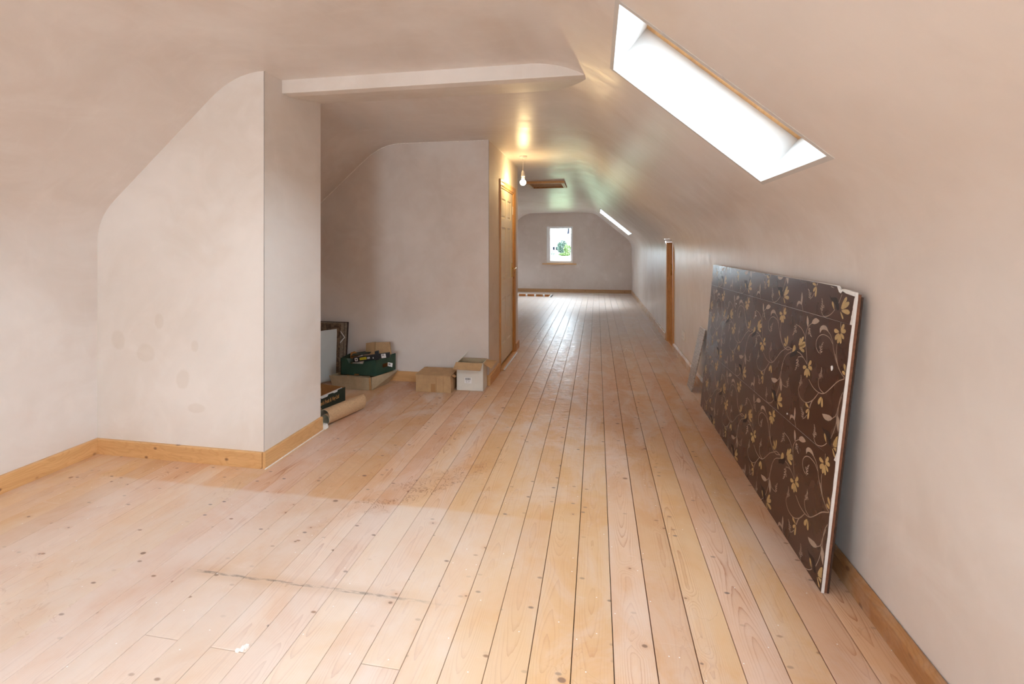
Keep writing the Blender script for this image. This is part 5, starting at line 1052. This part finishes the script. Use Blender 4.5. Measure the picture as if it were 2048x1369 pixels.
def bush(name, c_, size, mat, label, n=420, seed=0, cat='bush', trunk=False):
    r = random.Random(seed); mb = MB()
    for k in range(n):
        while True:
            p = Vector((r.uniform(-1, 1), r.uniform(-1, 1), r.uniform(-1, 1)))
            if .35 < p.length < 1: break
        q = Vector((p.x*size[0], p.y*size[1], p.z*size[2]*(1-.2*abs(p.x)))) + Vector((0, 0, size[2]))
        s_ = .090*max(size)*r.uniform(.5, 1.3)
        a = Vector((r.gauss(0, 1), r.gauss(0, 1), r.gauss(0, 1))).normalized(); b2 = a.orthogonal().normalized(); c3 = a.cross(b2)
        mb.add([q+b2*s_, q+c3*s_*.6, q-b2*s_, q-c3*s_*.6], [(0, 1, 2, 3)])
    root = empty(name, c_, label=label, cat=cat)
    f = mb.build('foliage', mat, root, fix=False); f['kind'] = 'stuff'
    MB().tube([(0, 0, 0), (.05, 0, size[2]*.8), (0, .05, size[2]*1.4)], [.09*size[2]/1.5, .06*size[2]/1.5, .02], 7).build('trunk', M['pine_dark'], root)
    return root
# directions through the window: x/y slopes
def at(u, v, y):
    """place a thing at depth y along a sight line taken from the window view"""
    a = math.atan(169.5/955); dx = (u-1024)/955; d = Vector((-math.sin(a)+math.cos(a)*dx, math.cos(a)+math.sin(a)*dx, (489.5-v)/955)); k = y/d.y
    return Vector((d.x*k, y, 1.35 + d.z*k))
p = at(1125, 506, 186); bush('garden_tree', (p.x, 186, gz), (2.3, 1.8, 3.0), M['leaf'], 'bushy green tree seen through the gable window', 1900, 1, 'tree')
p = at(1136, 506, 180); bush('garden_tree', (p.x, 180, gz), (1.7, 1.4, 2.4), M['leaf_b'], 'paler leafy tree at the edge of the gable window view', 1300, 2, 'tree')
p = at(1105, 506, 172); bush('clipped_hedge', (p.x, 172, gz), (1.2, .8, 1.0), M['leaf'], 'clipped green hedge low in the gable window view', 900, 3, 'hedge')
p = at(1129, 509, 168); bush('low_hedge', (p.x, 168, gz), (2.2, .8, .62), M['leaf_b'], 'low bright green hedge before the garden trees', 1200, 4, 'hedge')
hp = at(1112, 500, 215)
root = empty('house', (hp.x, 215, gz), label='white rendered house with dark windows beyond the hedge', cat='building')
MB().box(-9, 4.5, 0, 8, 0, 4.6).build('walls', M['house'], root)
MB().prism([(-9.3, -.4, 4.5), (-9.3, 8.4, 4.5), (-9.3, 4, 7.2)], (14.1, 0, 0)).build('roof', M['house'], root)
for k, x in enumerate((-1.4, -.1, 1.5)): MB().box(x, x+.9, -.03, .05, 1.6, 3.1).build('window', M['darkwin'], root, bevel=.02)
hp = at(1136, 500, 240)
root = empty('house', (hp.x, 240, gz), label='tall white house with a grey gable edge at the side of the window view', cat='building')
MB().box(0, 12, 0, 9, 0, 9.5).build('walls', M['house'], root)
MB().prism([(-.4, -.4, 9.4), (0.1, -.4, 9.2), (.4, -.4, 14), (0, -.4, 14.6)], (0, 9, 0)).build('roof', M['slate'], root)
